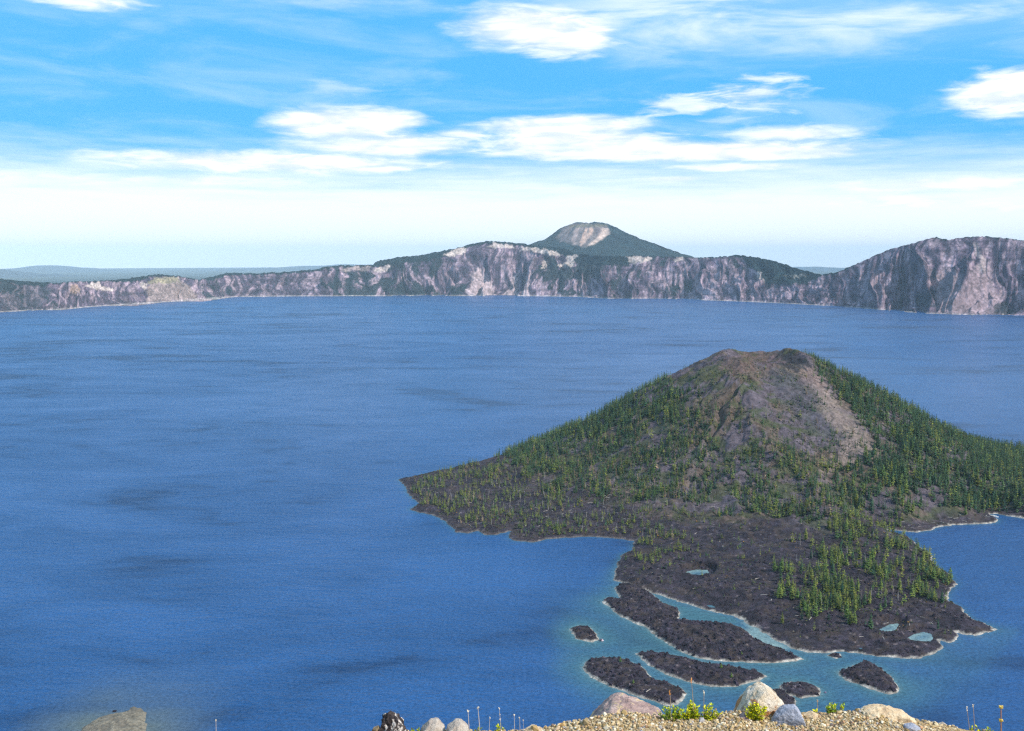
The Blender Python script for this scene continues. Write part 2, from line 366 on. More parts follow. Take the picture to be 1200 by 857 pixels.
mixk(sstep(-.01, .04, forest_amt*.86-fn)*.92, forest)
wpx = PX+(st2-.5)*14; wpy = PY+(st1-.5)*7
def wpaint(poly, colr, amt=1, soft=1.2):
    mixk(sstep(-soft, soft, sdf(wpx, wpy, poly))*amt, colr)
scree = np.array([.34, .26, .265])
wpaint([(548,349),(552,322),(558,318),(566,349)], scree, .8); wpaint([(566,349),(556,318),(562,312),(572,330),(580,349)], scree, .9)
wpaint([(592,349),(602,322),(606,320),(604,336),(612,349)], scree, .9); wpaint([(612,349),(618,325),(626,318),(620,335),(622,349)], scree, .9)
wpaint([(430,330),(440,315),(455,308),(452,318),(436,335)], lite, .7)
wpaint([(830,350),(838,322),(848,312),(846,322),(838,350)], lite, .8)
wpaint([(1092,330),(1110,312),(1122,316),(1130,340),(1140,320),(1150,300),(1160,312),(1176,368),(1100,368)], np.array([.22,.16,.175]), .9, 2)
wpaint([(1149,320),(1146,300),(1138,285),(1142,284),(1153,300),(1156,320)], (.26,.21,.21), .8)
wpaint([(1168,356),(1180,352),(1190,368),(1166,368)], forest, .7); wpaint([(1072,345),(1090,342),(1098,360),(1078,360)], forest, .6)
wpaint([(170,340),(180,326),(196,322),(212,325),(230,345),(228,351),(172,354)], (.25,.185,.16), .75, 2)
wpaint([(172,332),(182,324),(205,324),(214,330),(195,331)], (.23,.20,.11), .7)
wpaint([(0,331),(52,333),(60,345),(40,366),(0,366)], forest, .55, 3)
wpaint([(80,336),(90,333),(95,344),(84,344)], ora, .6)
top = PY-np.interp(PX, pxs, rimy)
fth = np.interp(PX, [0,50,60,128,135,165,172,205,212,240,250,268,285,380,395,436,443,480,530,548,560,585,600,640,660,680,740,745,800,855,870,1000,1010,1200], [4,5,1,1,3,5,2,1.5,1,1.5,4,3,2,2.5,2,2.5,6,8,7,4,2,3,3,4,8,12,10,.8,.8,1,4,2,.6,.6])
mixk(sstep(.5, -.5, top-fth+(st1-.5)*4), forest)
wpaint([(858,296),(885,298),(912,305),(942,315),(966,321),(960,325),(945,333),(898,334),(893,322),(880,316),(872,304)], forest, 1, 1)
wpaint([(921,323),(940,321),(946,324),(930,326)], (.22,.19,.16), .5)
wpaint([(672,296),(735,298),(732,304),(712,308),(700,330),(690,322),(676,312)], forest, .85, 2)
for P in ([(519,299),(525,293),(540,291),(544,292),(541,298),(530,300)], [(572,288),(582,285),(602,288),(604,291),(585,291)], [(610,290),(630,290),(650,294),(657,299),(650,301),(636,297),(612,294)],
          [(655,311),(664,305),(662,299),(674,299),(674,307),(668,313),(658,313)], [(733,307),(736,302),(760,302),(761,307),(745,309)], [(788,303),(800,302),(806,306),(792,307)], [(636,308),(645,304),(642,314),(636,315)],
          [(440,318),(446,312),(457,310),(455,315),(445,320)], [(885,326),(888,319),(893,320),(895,330)], [(98,335),(112,330),(122,337),(135,339),(130,342),(110,339)], [(163,334),(170,330),(171,337),(166,339)]):
    wpaint(P, pum, .85, .8)
wpaint([(400,314),(436,312),(436,317),(400,318)], (.33,.25,.22), .7)
k = sstep(1.2, .4, np.abs(PY-np.interp(PX, pxs, shy)+.4))*.5*(Zw < 14); mixk(k, (.4, .36, .34))
C *= (.5+1.0*nz)[..., None]
C[NT:] = forest*(.8+.5*nz[NT:])[..., None]
pl = np.clip((offs-9000)/9000, 0, 1)[:, None, None]; C[NT:] = C[NT:]*(1-pl)+np.array([.06, .075, .065])*pl
m_wall = vcol_mat('caldera_rock', .02, .6, 1.4, .5, .03, 14, scale2=.006)
f = grid_faces(Xw.shape[0], Xw.shape[1])
tag(link('caldera_wall', mk_mesh('wall', np.stack([Xw, Yw, Zw], -1).reshape(-1, 3), f, m_wall, C.reshape(-1, 3), True)), 'purple grey crater rim cliffs with forest on top across the lake', kind='structure')
# ------------------------------------------------------------------ cone mountain behind the rim
MD = 14000.; mp = at_y(689, 300, MD); pxm = MD/F*1.0
th = np.linspace(0, 2*math.pi, 260)[None, :]; rr = np.linspace(0, 1, 130)[:, None]**.9
drR = np.array([(0,0),(17,.4),(20,1.6),(31,6.5),(61,18),(84,28),(111,38),(150,50),(220,70)], float); drL = np.array([(0,0),(15,0),(19,1.6),(34,9),(52,21),(70,27),(90,32),(140,45),(220,70)], float)
ca = (np.cos(th)+1)/2; R = 220*rr
hh = np.interp(R, drR[:, 0], drR[:, 1])*ca+np.interp(R, drL[:, 0], drL[:, 1])*(1-ca)
zt = H+ray(689, 262)[2]/ray(689, 262)[1]*MD
xm = mp[0]+R*pxm*np.cos(th); ym = MD+R*pxm*np.sin(th); zm = zt-hh*pxm
zm = zm+(ridged(th*3.2+fbm(R/40, th, 2, 97), R/60+0*th, 3, 98)-.55)*90*np.clip(R/25, 0, 1)+(fbm(xm/90, ym/90, 3, 99)-.5)*26
px_, py_ = project(xm, ym, zm); q = fbm(xm/140, zm/90, 4, 101)
Cm = np.ones(px_.shape+(3,))*np.array([.007, .020, .022]); ww = px_+(q-.5)*7; wy_ = py_+(fbm(xm/80, zm/60, 3, 103)-.5)*4
def mp_paint(P, c, a, s=1.5):
    global Cm
    k = (sstep(-s, s, sdf(ww, wy_, P))*a)[..., None]; Cm = Cm*(1-k)+np.array(c)*k
mp_paint([(650,279),(660,268),(672,262),(712,263),(714,272),(700,282),(682,290),(664,284)], (.17,.135,.13), .75)
mp_paint([(678,289),(683,274),(688,267),(696,267),(692,276),(686,284)], (.42,.28,.22), .9, .7)
mp_paint([(686,289),(697,280),(704,268),(713,268),(714,273),(704,281),(694,287)], (.45,.33,.27), .9, .7)
mp_paint([(668,283),(671,272),(676,266),(680,267),(676,276),(673,286)], (.30,.22,.20), .8, .6)
mp_paint([(654,284),(662,274),(666,272),(660,282)], (.25,.19,.18), .7, .6)
mp_paint([(696,272),(700,266),(706,268),(700,277)], (.10,.075,.08), .8, .6)
mp_paint([(668,264),(710,263),(712,265),(668,266)], (.12,.11,.05), .7)
f = grid_faces(130, 260)
tag(link('distant_peak', mk_mesh('peak', np.stack([xm, ym, zm], -1).reshape(-1, 3), f, m_wall, Cm.reshape(-1, 3), True)), 'cone shaped mountain with a bare tan summit bowl above the far rim', kind='structure')
# far hill ranges
m_far = vcol_mat('far_forest', .002, .7, 1.3)
def ridge(name, D, prof_, label, depth=3500, seed=0):
    P = np.array(prof_, float); u = np.arange(P[0, 0], P[-1, 0], 3.); r = np.linspace(-1, 1, 25)[:, None]
    top_ = rim_z(u, np.interp(u, P[:, 0], P[:, 1])+(fbm(u/25, 0*u, 4, seed)-.5)*1.6, D)
    xx, yy, _ = ray(u, 315+0*u); L = np.hypot(xx, yy); d = D+r*depth
    z = -260+(top_[None, :]+260)*(1-np.abs(r)**1.5)+(fbm(u/9+0*r, r*4+0*u, 3, seed+5)-.5)*130*(1-np.abs(r))*np.minimum(1, np.abs(r)*4)
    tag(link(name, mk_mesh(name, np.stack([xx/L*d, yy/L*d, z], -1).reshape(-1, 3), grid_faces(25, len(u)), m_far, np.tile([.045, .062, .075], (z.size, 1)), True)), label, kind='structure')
ridge('far_hills', 30000, [(-500,318),(-200,312),(-60,312),(0,315),(20,318),(50,321),(90,323),(150,325),(220,328)], 'nearer pale blue hills behind the left rim', seed=110)
ridge('far_range', 46000, [(-400,318),(-60,318),(10,315),(40,311.8),(70,311),(100,314),(133,317),(180,318.5),(240,317),(290,315),(350,312),(400,310),(440,310),(600,312),(820,314),(960,313),(1000,314),(1100,316)], 'faintest pale blue range along the horizon', 5000, 120)
# ------------------------------------------------------------------ water
def ax(parts): return np.unique(np.concatenate([np.arange(*p) for p in parts]).round(2))
wxs = ax([(-12000, -1200, 300.), (-1200, -240, 60.), (-240, 1060, 3.2), (1060, 1500, 20.), (1500, 12001, 300.)])
wys = ax([(300, 740, 20.), (740, 1420, 3.2), (1420, 2050, 6.), (2050, 3000, 60.), (3000, 12001, 200.)])
WX, WY = np.meshgrid(wxs, wys)
sd_all = np.full(WX.shape, 1e9); nearm = (WX > -420) & (WX < 1500) & (WY > 600) & (WY < 2500)
a_, b_ = WX[nearm], WY[nearm]; best = -sdf(a_, b_, main)
fb_ = best.copy()
for P in list(ISL.values()): best = np.minimum(best, -sdf(a_, b_, P))
ps = np.full(a_.shape, -1e9)
for P in PONDS.values(): ps = np.maximum(ps, sdf(a_, b_, P))
px_, py_ = project(a_, b_, 0*a_)
fz = sstep(-28, 45, sdf(px_, py_, FRONT))
scale = 4+45*fz; dd = np.maximum(best, 0)
sh = np.exp(-dd/scale)*(.55+.45*fz)*(1 - .35*fbm(a_/60, b_/60, 3, 131)*fz)
sh = np.maximum(sh, .22*fz*(.6+.6*fbm(a_/110, b_/70, 3, 133))*sstep(230, 40, dd))
chan = sstep(-4, 4, sdf(px_, py_, [(770,700),(800,708),(860,722),(872,732),(850,733),(800,728),(780,712)])); sh = np.maximum(sh, chan*.85)
pale = np.maximum(sstep(-6, 1, ps)*np.where(ps > 0, np.exp(-np.maximum(ps, 0)/9), 1), sstep(-3, 3, sdf(px_+(vn(a_/6, b_/6, 3)-.5)*6, py_, [(872,730),(890,736),(912,752),(928,759),(915,762),(892,755),(878,744)])))
pale = np.maximum(pale, np.exp(-dd/1.6)*.4*fz)
spd = np.maximum(-sdf(a_, b_, SPIT), 0); sp = np.maximum(np.exp(-(spd/24)**2)*.9, np.exp(-(spd/62)**2)*.6*sstep(-235, -330, a_))*(.6+.8*fbm(a_/30, b_/20, 3, 135))*(a_ < 0)
shal = np.zeros(WX.shape); shal[nearm] = np.clip(sh, 0, 1)
PALE = np.zeros(WX.shape); PALE[nearm] = np.clip(pale*(.35+1.1*fbm(a_/12, b_/9, 3, 137)), 0, 1); SAND = np.zeros(WX.shape); SAND[nearm] = sp
az = np.arctan2(WX, WY); azs = np.arctan2(sx, sy_); Dlim = np.interp(az, azs, DS)+60
mk = (np.hypot(WX, WY) < Dlim)[:-1, :-1]
Vv, ff, s1, s2, s3 = compact(np.stack([WX, WY, 0*WX], -1).reshape(-1, 3), grid_faces(len(wys), len(wxs), mk), shal.ravel(), PALE.ravel(), SAND.ravel())
m, nt, b = mat('lake_water'); geo = N(nt, 'ShaderNodeNewGeometry')
def mapped(sx_, sy2, rot=0):
    mp_ = N(nt, 'ShaderNodeMapping'); mp_.inputs['Scale'].default_value = (sx_, sy2, 1); mp_.inputs['Rotation'].default_value = (0, 0, rot)
    nt.links.new(geo.outputs['Position'], mp_.inputs['Vector']); return mp_.outputs[0]
wind = noise_node(nt, 1, 5, .62, mapped(.0013, .0026, .2), 1.2); wind2 = noise_node(nt, 1, 4, .6, mapped(.005, .011, -.25), 1.0)
wv = mathn(nt, 'ADD', mathn(nt, 'MULTIPLY', wind.outputs[0], .65), mathn(nt, 'MULTIPLY', wind2.outputs[0], .35))
deep = ramp(nt, wv, [(.38, (.005, .030, .092)), (.45, (.010, .055, .158)), (.62, (.014, .072, .205))])
A1 = N(nt, 'ShaderNodeAttribute', attribute_name='shallow'); A2 = N(nt, 'ShaderNodeAttribute', attribute_name='pale'); A3 = N(nt, 'ShaderNodeAttribute', attribute_name='sand')
c = mixc(nt, A1.outputs['Fac'], deep, (.040, .115, .135)); c = mixc(nt, A3.outputs['Fac'], c, (.075, .10, .105)); c = mixc(nt, A2.outputs['Fac'], c, (.17, .25, .25))
gr = noise_node(nt, .3, 2, .8, geo.outputs['Position']); c = mixc(nt, 1, c, ramp(nt, gr.outputs[0], [(.25, (.6,)*3), (.75, (1.4,)*3)]), 'MULTIPLY')
nt.links.new(c, b.inputs['Base Color'])
b.inputs['IOR'].default_value = 1.33; b.inputs['Specular IOR Level'].default_value = .27
nt.links.new(ramp(nt, wv, [(.35, (.40,)*3), (.6, (.26,)*3)]), b.inputs['Roughness'])
pv = N(nt, 'ShaderNodeVectorMath', operation='MULTIPLY_ADD'); nt.links.new(geo.outputs['Position'], pv.inputs[0]); pv.inputs[1].default_value = (1/1900, 1/1500, 0); pv.inputs[2].default_value = (-900/1900, -2700/1500, 0)
pl_ = N(nt, 'ShaderNodeVectorMath', operation='LENGTH'); nt.links.new(pv.outputs[0], pl_.inputs[0]); pr_ = mathn(nt, 'SUBTRACT', 1.25, mathn(nt, 'ADD', pl_.outputs['Value'], mathn(nt, 'MULTIPLY', wv, .5)), clamp=True)
nt.links.new(mathn(nt, 'ADD', .22, mathn(nt, 'MULTIPLY', pr_, .6)), b.inputs['Specular IOR Level'])
w1 = noise_node(nt, 1, 3, .6, mapped(.16, .3, .5)); w2 = noise_node(nt, 1, 3, .65, mapped(.03, .07, .25))
hgt = mathn(nt, 'ADD', mathn(nt, 'MULTIPLY', w1.outputs[0], .7), mathn(nt, 'MULTIPLY', w2.outputs[0], 2.2))
bp = N(nt, 'ShaderNodeBump'); bp.inputs['Strength'].default_value = 1.0; bp.inputs['Distance'].default_value = 1.8
nt.links.new(hgt, bp.inputs['Height']); nt.links.new(bp.outputs[0], b.inputs['Normal'])
tag(link('lake_water', mk_mesh('lake', Vv, ff, m, None, True, {'shallow': s1, 'pale': s2, 'sand': s3})), 'deep blue crater lake with wind streaks', kind='structure')
# ------------------------------------------------------------------ trees
def conifer_crown(h, rad, tiers, per, seed, bare=.1, shape=1.0, droop=.35):
    r = np.random.default_rng(seed); V = []; Fc = []; shade = []
    def tri(pts, s):
        n = len(V); V.extend(pts); shade.extend([s]*len(pts))
        Fc.append((n, n+1, n+2)); Fc.append((n, n+2, n+3))
    for k in range(tiers):
        f = bare+(1-bare)*(k+.35*r.random())/tiers; z = h*f
        Lr = rad*(1-f)**shape*(1.0 if f > bare+.12 else .75)+.035*h*.5
        for j in range(max(3, int(per*(1-.45*f)))):
            a = 2*math.pi*(j+r.random()*.8)/max(3, int(per*(1-.45*f)))+k*1.3; L = Lr*r.uniform(.55, 1.25)
            w = L*r.uniform(.30, .5); d = droop*L*r.uniform(.5, 1.3); zz = z+r.normal()*.012*h
            c, s = math.cos(a), math.sin(a); up = .05*h
            b0 = (0, 0, zz+up); tip = (L*c, L*s, zz-d+.12*L)
            m1 = (.55*L*c-w*s, .55*L*s+w*c, zz-d*.9); m2 = (.55*L*c+w*s, .55*L*s-w*c, zz-d*.9)
            tri([b0, m1, tip, m2], r.uniform(.65, 1.35))
    for j in range(3):
        a = 2.1*j; w = .018*h; tri([(0, 0, h*1.03), (w*math.cos(a), w*math.sin(a), h*.93), (0, 0, h*.9), (w*math.cos(a+2), w*math.sin(a+2), h*.93)], 1.1)
    return np.array(V), np.array(Fc), np.array(shade)
def trunk_geo(h, r0, n=5, bend=.0):
    V = []; Fc = []
    for k, (f, q) in enumerate(((-.05, 1.25), (.06, 1), (.5, .6), (.95, .12))):
        for j in range(n):
            t = 2*math.pi*j/n; V.append((r0*q*math.cos(t)+bend*f*f*h, r0*q*math.sin(t), f*h))
    for k in range(3):
        for j in range(n): Fc.append((k*n+j, k*n+(j+1) % n, (k+1)*n+(j+1) % n, (k+1)*n+j))
    return np.array(V), np.array(Fc)
m_leaf, nt, b = mat('conifer_foliage'); at = N(nt, 'ShaderNodeAttribute', attribute_name='Col'); nt.links.new(at.outputs['Color'], b.inputs['Base Color']); b.inputs['Roughness'].default_value = .7
m_bark = plain('bark', (.12, .095, .08), nscale=1.5)
m_dead = plain('weathered_wood', (.42, .38, .34), nscale=1.2, var=.3)
TYPES = {}    # unit height templates
for k in range(6): TYPES['fir', k] = conifer_crown(1, .18+.02*(k % 3), 8, 5, 200+k, .05, .8)
for k in range(6): TYPES['pine', k] = conifer_crown(1, .19+.02*(k % 3), 7, 5, 300+k, .08, .55, .15)
ZONES = [ # polygon in photo pixels (ground), mean spacing (m), height range, kind mix (share of fir), cluster scale weight
 ([(945,424),(950,400),(1010,435),(1060,465),(1120,490),(1210,510),(1300,560),(1300,640),(1205,600),(1150,596),(1100,598),(1060,604),(1025,603),(985,590),(960,560),(1000,548),(1030,530),(1010,495),(980,460),(955,438)], 6.1, (12, 23), .8, .35),
 ([(590,531),(640,507),(700,483),(760,456),(800,436),(806,452),(790,480),(740,500),(700,520),(660,545),(600,545)], 6.3, (11, 21), .8, .4),
 ([(600,540),(660,528),(740,495),(800,468),(850,490),(900,525),(960,545),(1000,555),(1000,600),(960,606),(900,600),(830,590),(760,584),(690,580),(640,568)], 5.9, (9, 19), .68, .6),
 ([(800,440),(850,418),(940,424),(1000,495),(1020,530),(990,545),(960,545),(900,525),(850,490),(800,470)], 8.4, (5, 14), .72, .9),
 ([(470,562),(520,547),(590,535),(640,552),(720,570),(800,580),(800,590),(780,600),(745,620),(690,626),(620,630),(560,618),(500,598)], 9, (5, 14), .2, .75),
 ([(735,585),(800,572),(815,590),(790,625),(765,655),(735,650),(745,625)], 7.2, (6, 12), .15, .8),
 ([(925,660),(960,640),(985,600),(1040,598),(1060,625),(1085,640),(1098,665),(1095,705),(1060,690),(1035,718),(1000,728),(955,732),(925,722),(915,700)], 7.2, (8, 18), .25, .95),
 ([(800,590),(930,600),(960,640),(915,700),(860,700),(760,670),(770,620)], 26, (5, 11), .4, .5),
 ([(720,680),(760,670),(860,700),(915,730),(1040,722),(1100,706),(1160,735),(1100,745),(1060,765),(960,755),(860,715)], 32, (3, 9), .2, .5),
]
st = 3.4; ax_, ay_ = np.meshgrid(np.arange(-210, 1350, st), np.arange(900, 2000, st))
ax_ = (ax_+(rng.random(ax_.shape)-.5)*st).ravel(); ay_ = (ay_+(rng.random(ay_.shape)-.5)*st).ravel()
tz, tsd, ttt = terrain_z(ax_, ay_); ok = (tsd > 5) & (tz > .9); ax_, ay_, tz, tsd, ttt = [v[ok] for v in (ax_, ay_, tz, tsd, ttt)]
ppx, ppy = project(ax_, ay_, tz); cl = fbm(ax_/34, ay_/34, 3, 401); jx = ppx+(vn(ax_/25, ay_/25, 402)-.5)*52; jy = ppy+(vn(ax_/25, ay_/25, 403)-.5)*26
rr_ = np.hypot(ax_-CX, ay_-CY); hidden = (ay_ > CY+95) & (rr_ < 520) & (np.abs(ax_-CX) < 330)
prob = np.zeros(len(ax_)); zi = np.full(len(ax_), -1)
for q, (P, sp, hr, fs, cw) in enumerate(ZONES):
    s = sdf(jx if q else ppx+(jx-ppx)*.2, jy if q else ppy+(jy-ppy)*.2, P); base = (st/sp)**2*np.clip(1+cw*(cl-.5)*7, .05, 3); pr = base*sstep(-8, 5, s)
    up = pr > prob; prob[up] = pr[up]; zi[up] = q
back = (ppx > 540) & (ppy < 545) & (ay_ > 1800) & (prob < .1) & (ppx < 800) & (ttt > .3) ; prob[back] = .18; zi[back] = 1
prob[hidden] *= .0
prob[(rr_ < 90)] *= .5
keep = rng.random(len(ax_)) < prob
# a few trees that stand out on the skyline or on their own (photo pixel of the foot, height m, kind, label)
SPEC = [(797,441,11,'fir','lone dark conifer on the bare upper left skyline of the cinder cone'), (802,452,8,'fir','small dark conifer just below the lone skyline conifer of the cone'),
        (911,415,6,'fir','tiny dark conifer standing on the crater rim right of centre'), (941,425,10,'fir','dark conifer where the crater rim meets the right forest'),
        (569,540,8,'fir','small conifer alone on the low left skyline of the island'), (494,554,5,'pine','tiny pine above the left tip of the island'),
        (733,657,11,'fir','dark pointed conifer on the west shore at the head of the left cove'), (1099,738,12,'fir','solitary dark conifer on the bare lava near the small shore lagoon'),
        (1131,604,15,'pine','yellow green pine standing alone behind the shore of the right bay'), (1098,690,13,'pine','bright green pine alone on the right point of the apron'),
        (754,668,7,'pine','small bushy pine on the west edge of the lava apron'), (911,702,13,'pine','tall slim yellow green pine left of the near grove')]
TR = []
for i in np.where(keep)[0]:
    P, sp, hr, fs, cw = ZONES[zi[i]]; h = (hr[0]+(hr[1]-hr[0])*rng.beta(1.6, 1.8))*(.55+.45*float(sstep(412, 470, ppy[i])))
    if zi[i] in (2, 3) and rng.random() < .35: h *= .5
    kind = 'fir' if rng.random() < fs else 'pine'
    if min((abs(ppx[i]-s[0])/16+abs(ppy[i]-s[1])/9) for s in SPEC[:9]) < 1: continue
    TR.append([ax_[i], ay_[i], tz[i]-.15, h, kind, zi[i], None])
for (sx1, sy1, h, kind, lab) in SPEC:
    z0 = 5.
    for _ in range(40):
        gx1, gy1 = ground_pt(sx1, sy1, z0); zt1 = float(terrain_z(np.array([gx1]), np.array([gy1]))[0][0]); z0 = .7*z0+.3*max(zt1, 0)
    if lab.startswith('lone dark'): pass
    TR.append([float(gx1), float(gy1), zt1-.15, h, kind, -1, lab])
def tint(kind, zone, r):
    a = r.random()
    if kind == 'fir': c = np.array([.012, .045, .028])*(1-a)+np.array([.048, .090, .024])*a
    else: c = np.array([.050, .090, .018])*(1-a)+np.array([.145, .155, .024])*a
    if zone in (2, 3, 4, 5) and r.random() < .10: c = np.array([.17, .12, .075])*(.7+.5*a)
    return c*r.uniform(.6, 1.4)
score = np.array([(t[3]/math.hypot(t[0], t[1])*(1e3 if t[6] else 1)*(1 if -5 < project(t[0], t[1], t[2])[0] < 1204 else 0)) for t in TR])
order = np.argsort(-score); IND = set(order[:298].tolist())
# individuals: crown + trunk, mesh data shared between look-alikes
CR = {}; TK = {}; rr2 = np.random.default_rng(5)
for (kind, k), (Vt, Ft, Sh) in TYPES.items():
    for q in range(3):
        big = conifer_crown(1, (.16 if kind == 'fir' else .19)+.02*(k % 3), 13, 8, 900+k*7+q, .08 if kind == 'fir' else .12, .85 if kind == 'fir' else .6, .35 if kind == 'fir' else .15)
        c = tint(kind, 6, rr2)[None, :]*big[2][:, None]
        CR[kind, k, q] = mk_mesh(kind+'_crown', big[0], big[1], m_leaf, c)
    Vk, Fk = trunk_geo(1, .018); TK[kind] = mk_mesh(kind+'_trunk', Vk, Fk, m_bark)
def region(t):
    px, py = project(t[0], t[1], t[2]); k = 'yellow green pine' if t[4] == 'pine' else 'dark green fir'
    if px > 1110 or py < 600: return k+' in the dense forest around the right bay', 'forest trees around the right bay'
    if py > 735: return k+' scattered on the bare lava near the front shore', 'trees scattered near the front shore'
    if px > 1060: return k+' along the right edge of the near grove beside the bay', 'trees on the right edge of the near grove'
    if px > 905 and py > 690: return k+' at the lower front of the dense near grove', 'trees at the front of the near grove'
    if px > 905 and py > 645: return k+' in the middle of the dense near grove', 'trees in the middle of the near grove'
    if px > 905: return k+' at the back of the near grove below the cone', 'trees at the back of the near grove'
    if px > 790: return k+' thinly scattered on the dark open lava field', 'trees scattered on the open lava field'
    if px > 715: return k+' in the strip between the left cove and the lava field', 'trees in the strip beside the left cove'
    return k+' on the left lava apron near the shore', 'trees on the left lava apron'
for i in sorted(IND):
    t = TR[i]; kind = t[4]; k = int(rr2.integers(6)); q = int(rr2.integers(3))
    e = empty(('fir' if kind == 'fir' else 'pine')+'_tree', (t[0], t[1], t[2]), float(rr2.random()*6.28)); s = t[3]; wsc = s*float(rr2.uniform(.85, 1.2)); e.scale = (wsc, wsc, s)
    if t[6]: tag(e, t[6], 'conifer')
    else:
        lab, grp = region(t); tag(e, lab, 'conifer', grp+(' (pines)' if kind == 'pine' else ' (firs)'))
    link('crown', CR[kind, k, q], e); link('trunk', TK[kind], e)
# all the other trees of the forest in one mass
Vs, Fs, Cs = [], [], []; nV = 0; Vb, Fb = [], []; nB_ = 0; tv, tf = trunk_geo(1, .02, 3)
for i, t in enumerate(TR):
    if i in IND: continue
    Vt, Ft, Sh = TYPES[t[4], int(rng.integers(6))]; a = rng.random()*6.28; s = t[3]; ws = s*rng.uniform(.7, 1.35); c_, s_ = math.cos(a), math.sin(a)
    Q = np.empty_like(Vt); Q[:, 0] = (Vt[:, 0]*c_-Vt[:, 1]*s_)*ws+t[0]; Q[:, 1] = (Vt[:, 0]*s_+Vt[:, 1]*c_)*ws+t[1]; Q[:, 2] = Vt[:, 2]*s+t[2]
    Vs.append(Q); Fs.append(Ft+nV); Cs.append(tint(t[4], t[5], rng)[None, :]*Sh[:, None]); nV += len(Vt)
    Vb.append(tv*[s, s, s*.9]+[t[0], t[1], t[2]]); Fb.append(tf+nB_); nB_ += len(tv)
fo = link('forest', mk_mesh('forest_crowns', np.concatenate(Vs), np.concatenate(Fs), m_leaf, np.concatenate(Cs)))
tag(fo, 'dense conifer forest over the cone flanks and the left apron', kind='stuff')
link('trunk', mk_mesh('forest_trunks', np.concatenate(Vb), np.concatenate(Fb), m_bark), fo)['kind'] = 'stuff'

# low brush: leafy tufts hugging the ground
br = (rng.random(len(ax_)) < .25*np.clip(1+(fbm(ax_/28, ay_/28, 3, 431)-.5)*9, 0, 3)*np.where(np.isin(zi, [2, 3, 4, 5, 6]) & (prob > .01), np.where(zi == 3, 1.7, 1), .22)) & (~hidden)
Vs, Fs, Cs = [], [], []; nV = 0
for i in np.where(br)[0]:
    n = 7; s = rng.uniform(.5, 1.5); a = rng.random(n)*6.28; l = s*rng.uniform(.6, 1.3, n); w_ = l*.45; zt_ = s*rng.uniform(.4, 1.1, n)
    c_, s_ = np.cos(a), np.sin(a); o = np.zeros(n)
    P0 = np.stack([c_*.1, s_*.1, o-.2], -1); P1 = np.stack([.6*l*c_-w_*s_, .6*l*s_+w_*c_, zt_*.7], -1); P2 = np.stack([l*c_, l*s_, zt_], -1); P3 = np.stack([.6*l*c_+w_*s_, .6*l*s_-w_*c_, zt_*.7], -1)
    Q = np.stack([P0, P1, P2, P3], 1).reshape(-1, 3)+[ax_[i], ay_[i], tz[i]+.1]
    Vs.append(Q); Fs.append(np.arange(4*n).reshape(n, 4)+nV); nV += 4*n
    u_ = rng.random(); c = np.array([.055, .075, .03]) if u_ < .5 else (np.array([.10, .11, .035]) if u_ < .8 else (np.array([.19, .16, .12]) if u_ < .95 else np.array([.30, .17, .04])))
    Cs.append(np.tile(c*rng.uniform(.7, 1.3), (4*n, 1)))
tag(link('brush', mk_mesh('brush', np.concatenate(Vs), np.concatenate(Fs), m_leaf, np.concatenate(Cs))), 'low green and tan brush dotted over the lava and the cone', kind='stuff')
# lava boulders strewn over the apron and the islets
def blocks(xs, ys, zs, lo, hi, seed):
    r = np.random.default_rng(seed); n = len(xs)
    B = np.array([(-1,-1,-.6),(1,-1,-.6),(1,1,-.6),(-1,1,-.6),(-.7,-.6,.6),(.6,-.7,.8),(.7,.6,.55),(-.6,.7,.75)]); FB = np.array([(0,3,2,1),(4,5,6,7),(0,1,5,4),(1,2,6,5),(2,3,7,6),(3,0,4,7)])
    s = lo+(hi-lo)*r.random(n)**4; a = r.random(n)*6.28; J = B[None]*(1+(r.random((n, 8, 3))-.5)*.7)*s[:, None, None]*.5*r.uniform(.6, 1.4, (n, 1, 3))
    c_, s_ = np.cos(a)[:, None], np.sin(a)[:, None]; X_ = J[..., 0]*c_-J[..., 1]*s_+xs[:, None]; Y_ = J[..., 0]*s_+J[..., 1]*c_+ys[:, None]; Z_ = J[..., 2]+zs[:, None]
    Vv = np.stack([X_, Y_, Z_], -1).reshape(-1, 3); FF = (FB[None]+np.arange(n)[:, None, None]*8).reshape(-1, 4)
    t_ = r.random(n)[:, None]; c = np.array([.026, .020, .030])*(.5+1.1*t_)+(r.random(n)[:, None] > .95)*np.array([.08, .065, .065])
    return Vv, FF, np.repeat(c, 8, 0)
nb = 60000; bx = rng.uniform(-200, 900, nb); by = rng.uniform(900, 1850, nb); bz, bs, bt = terrain_z(bx, by)
px_, py_ = project(bx, by, bz); ok = (bs > 3) & (bt < .3) & (bz > .8) & (rng.random(nb) < sstep(560, 690, py_)*.85+.1); BV = [(bx[ok], by[ok], bz[ok])]
for key, (a, b2, zz, s) in ISZ.items():
    n = max(30, int((s > 2).sum()*1.1/9)); iy_, ix_ = np.where(s > 2); pk = rng.integers(0, len(iy_), n) if len(iy_) else np.zeros(0, int)
    BV.append((a[ix_[pk]]+rng.uniform(-.5, .5, n), b2[iy_[pk]]+rng.uniform(-.5, .5, n), zz[iy_[pk], ix_[pk]]))
bx, by, bz = [np.concatenate([q[k] for q in BV]) for k in range(3)]
Vv, FF, cc = blocks(bx, by, bz, .6, 4.0, 11)
tag(link('lava_blocks', mk_mesh('lava_blocks', Vv, FF, m_lava, cc)), 'jagged dark lava blocks strewn over apron and islets', kind='stuff')
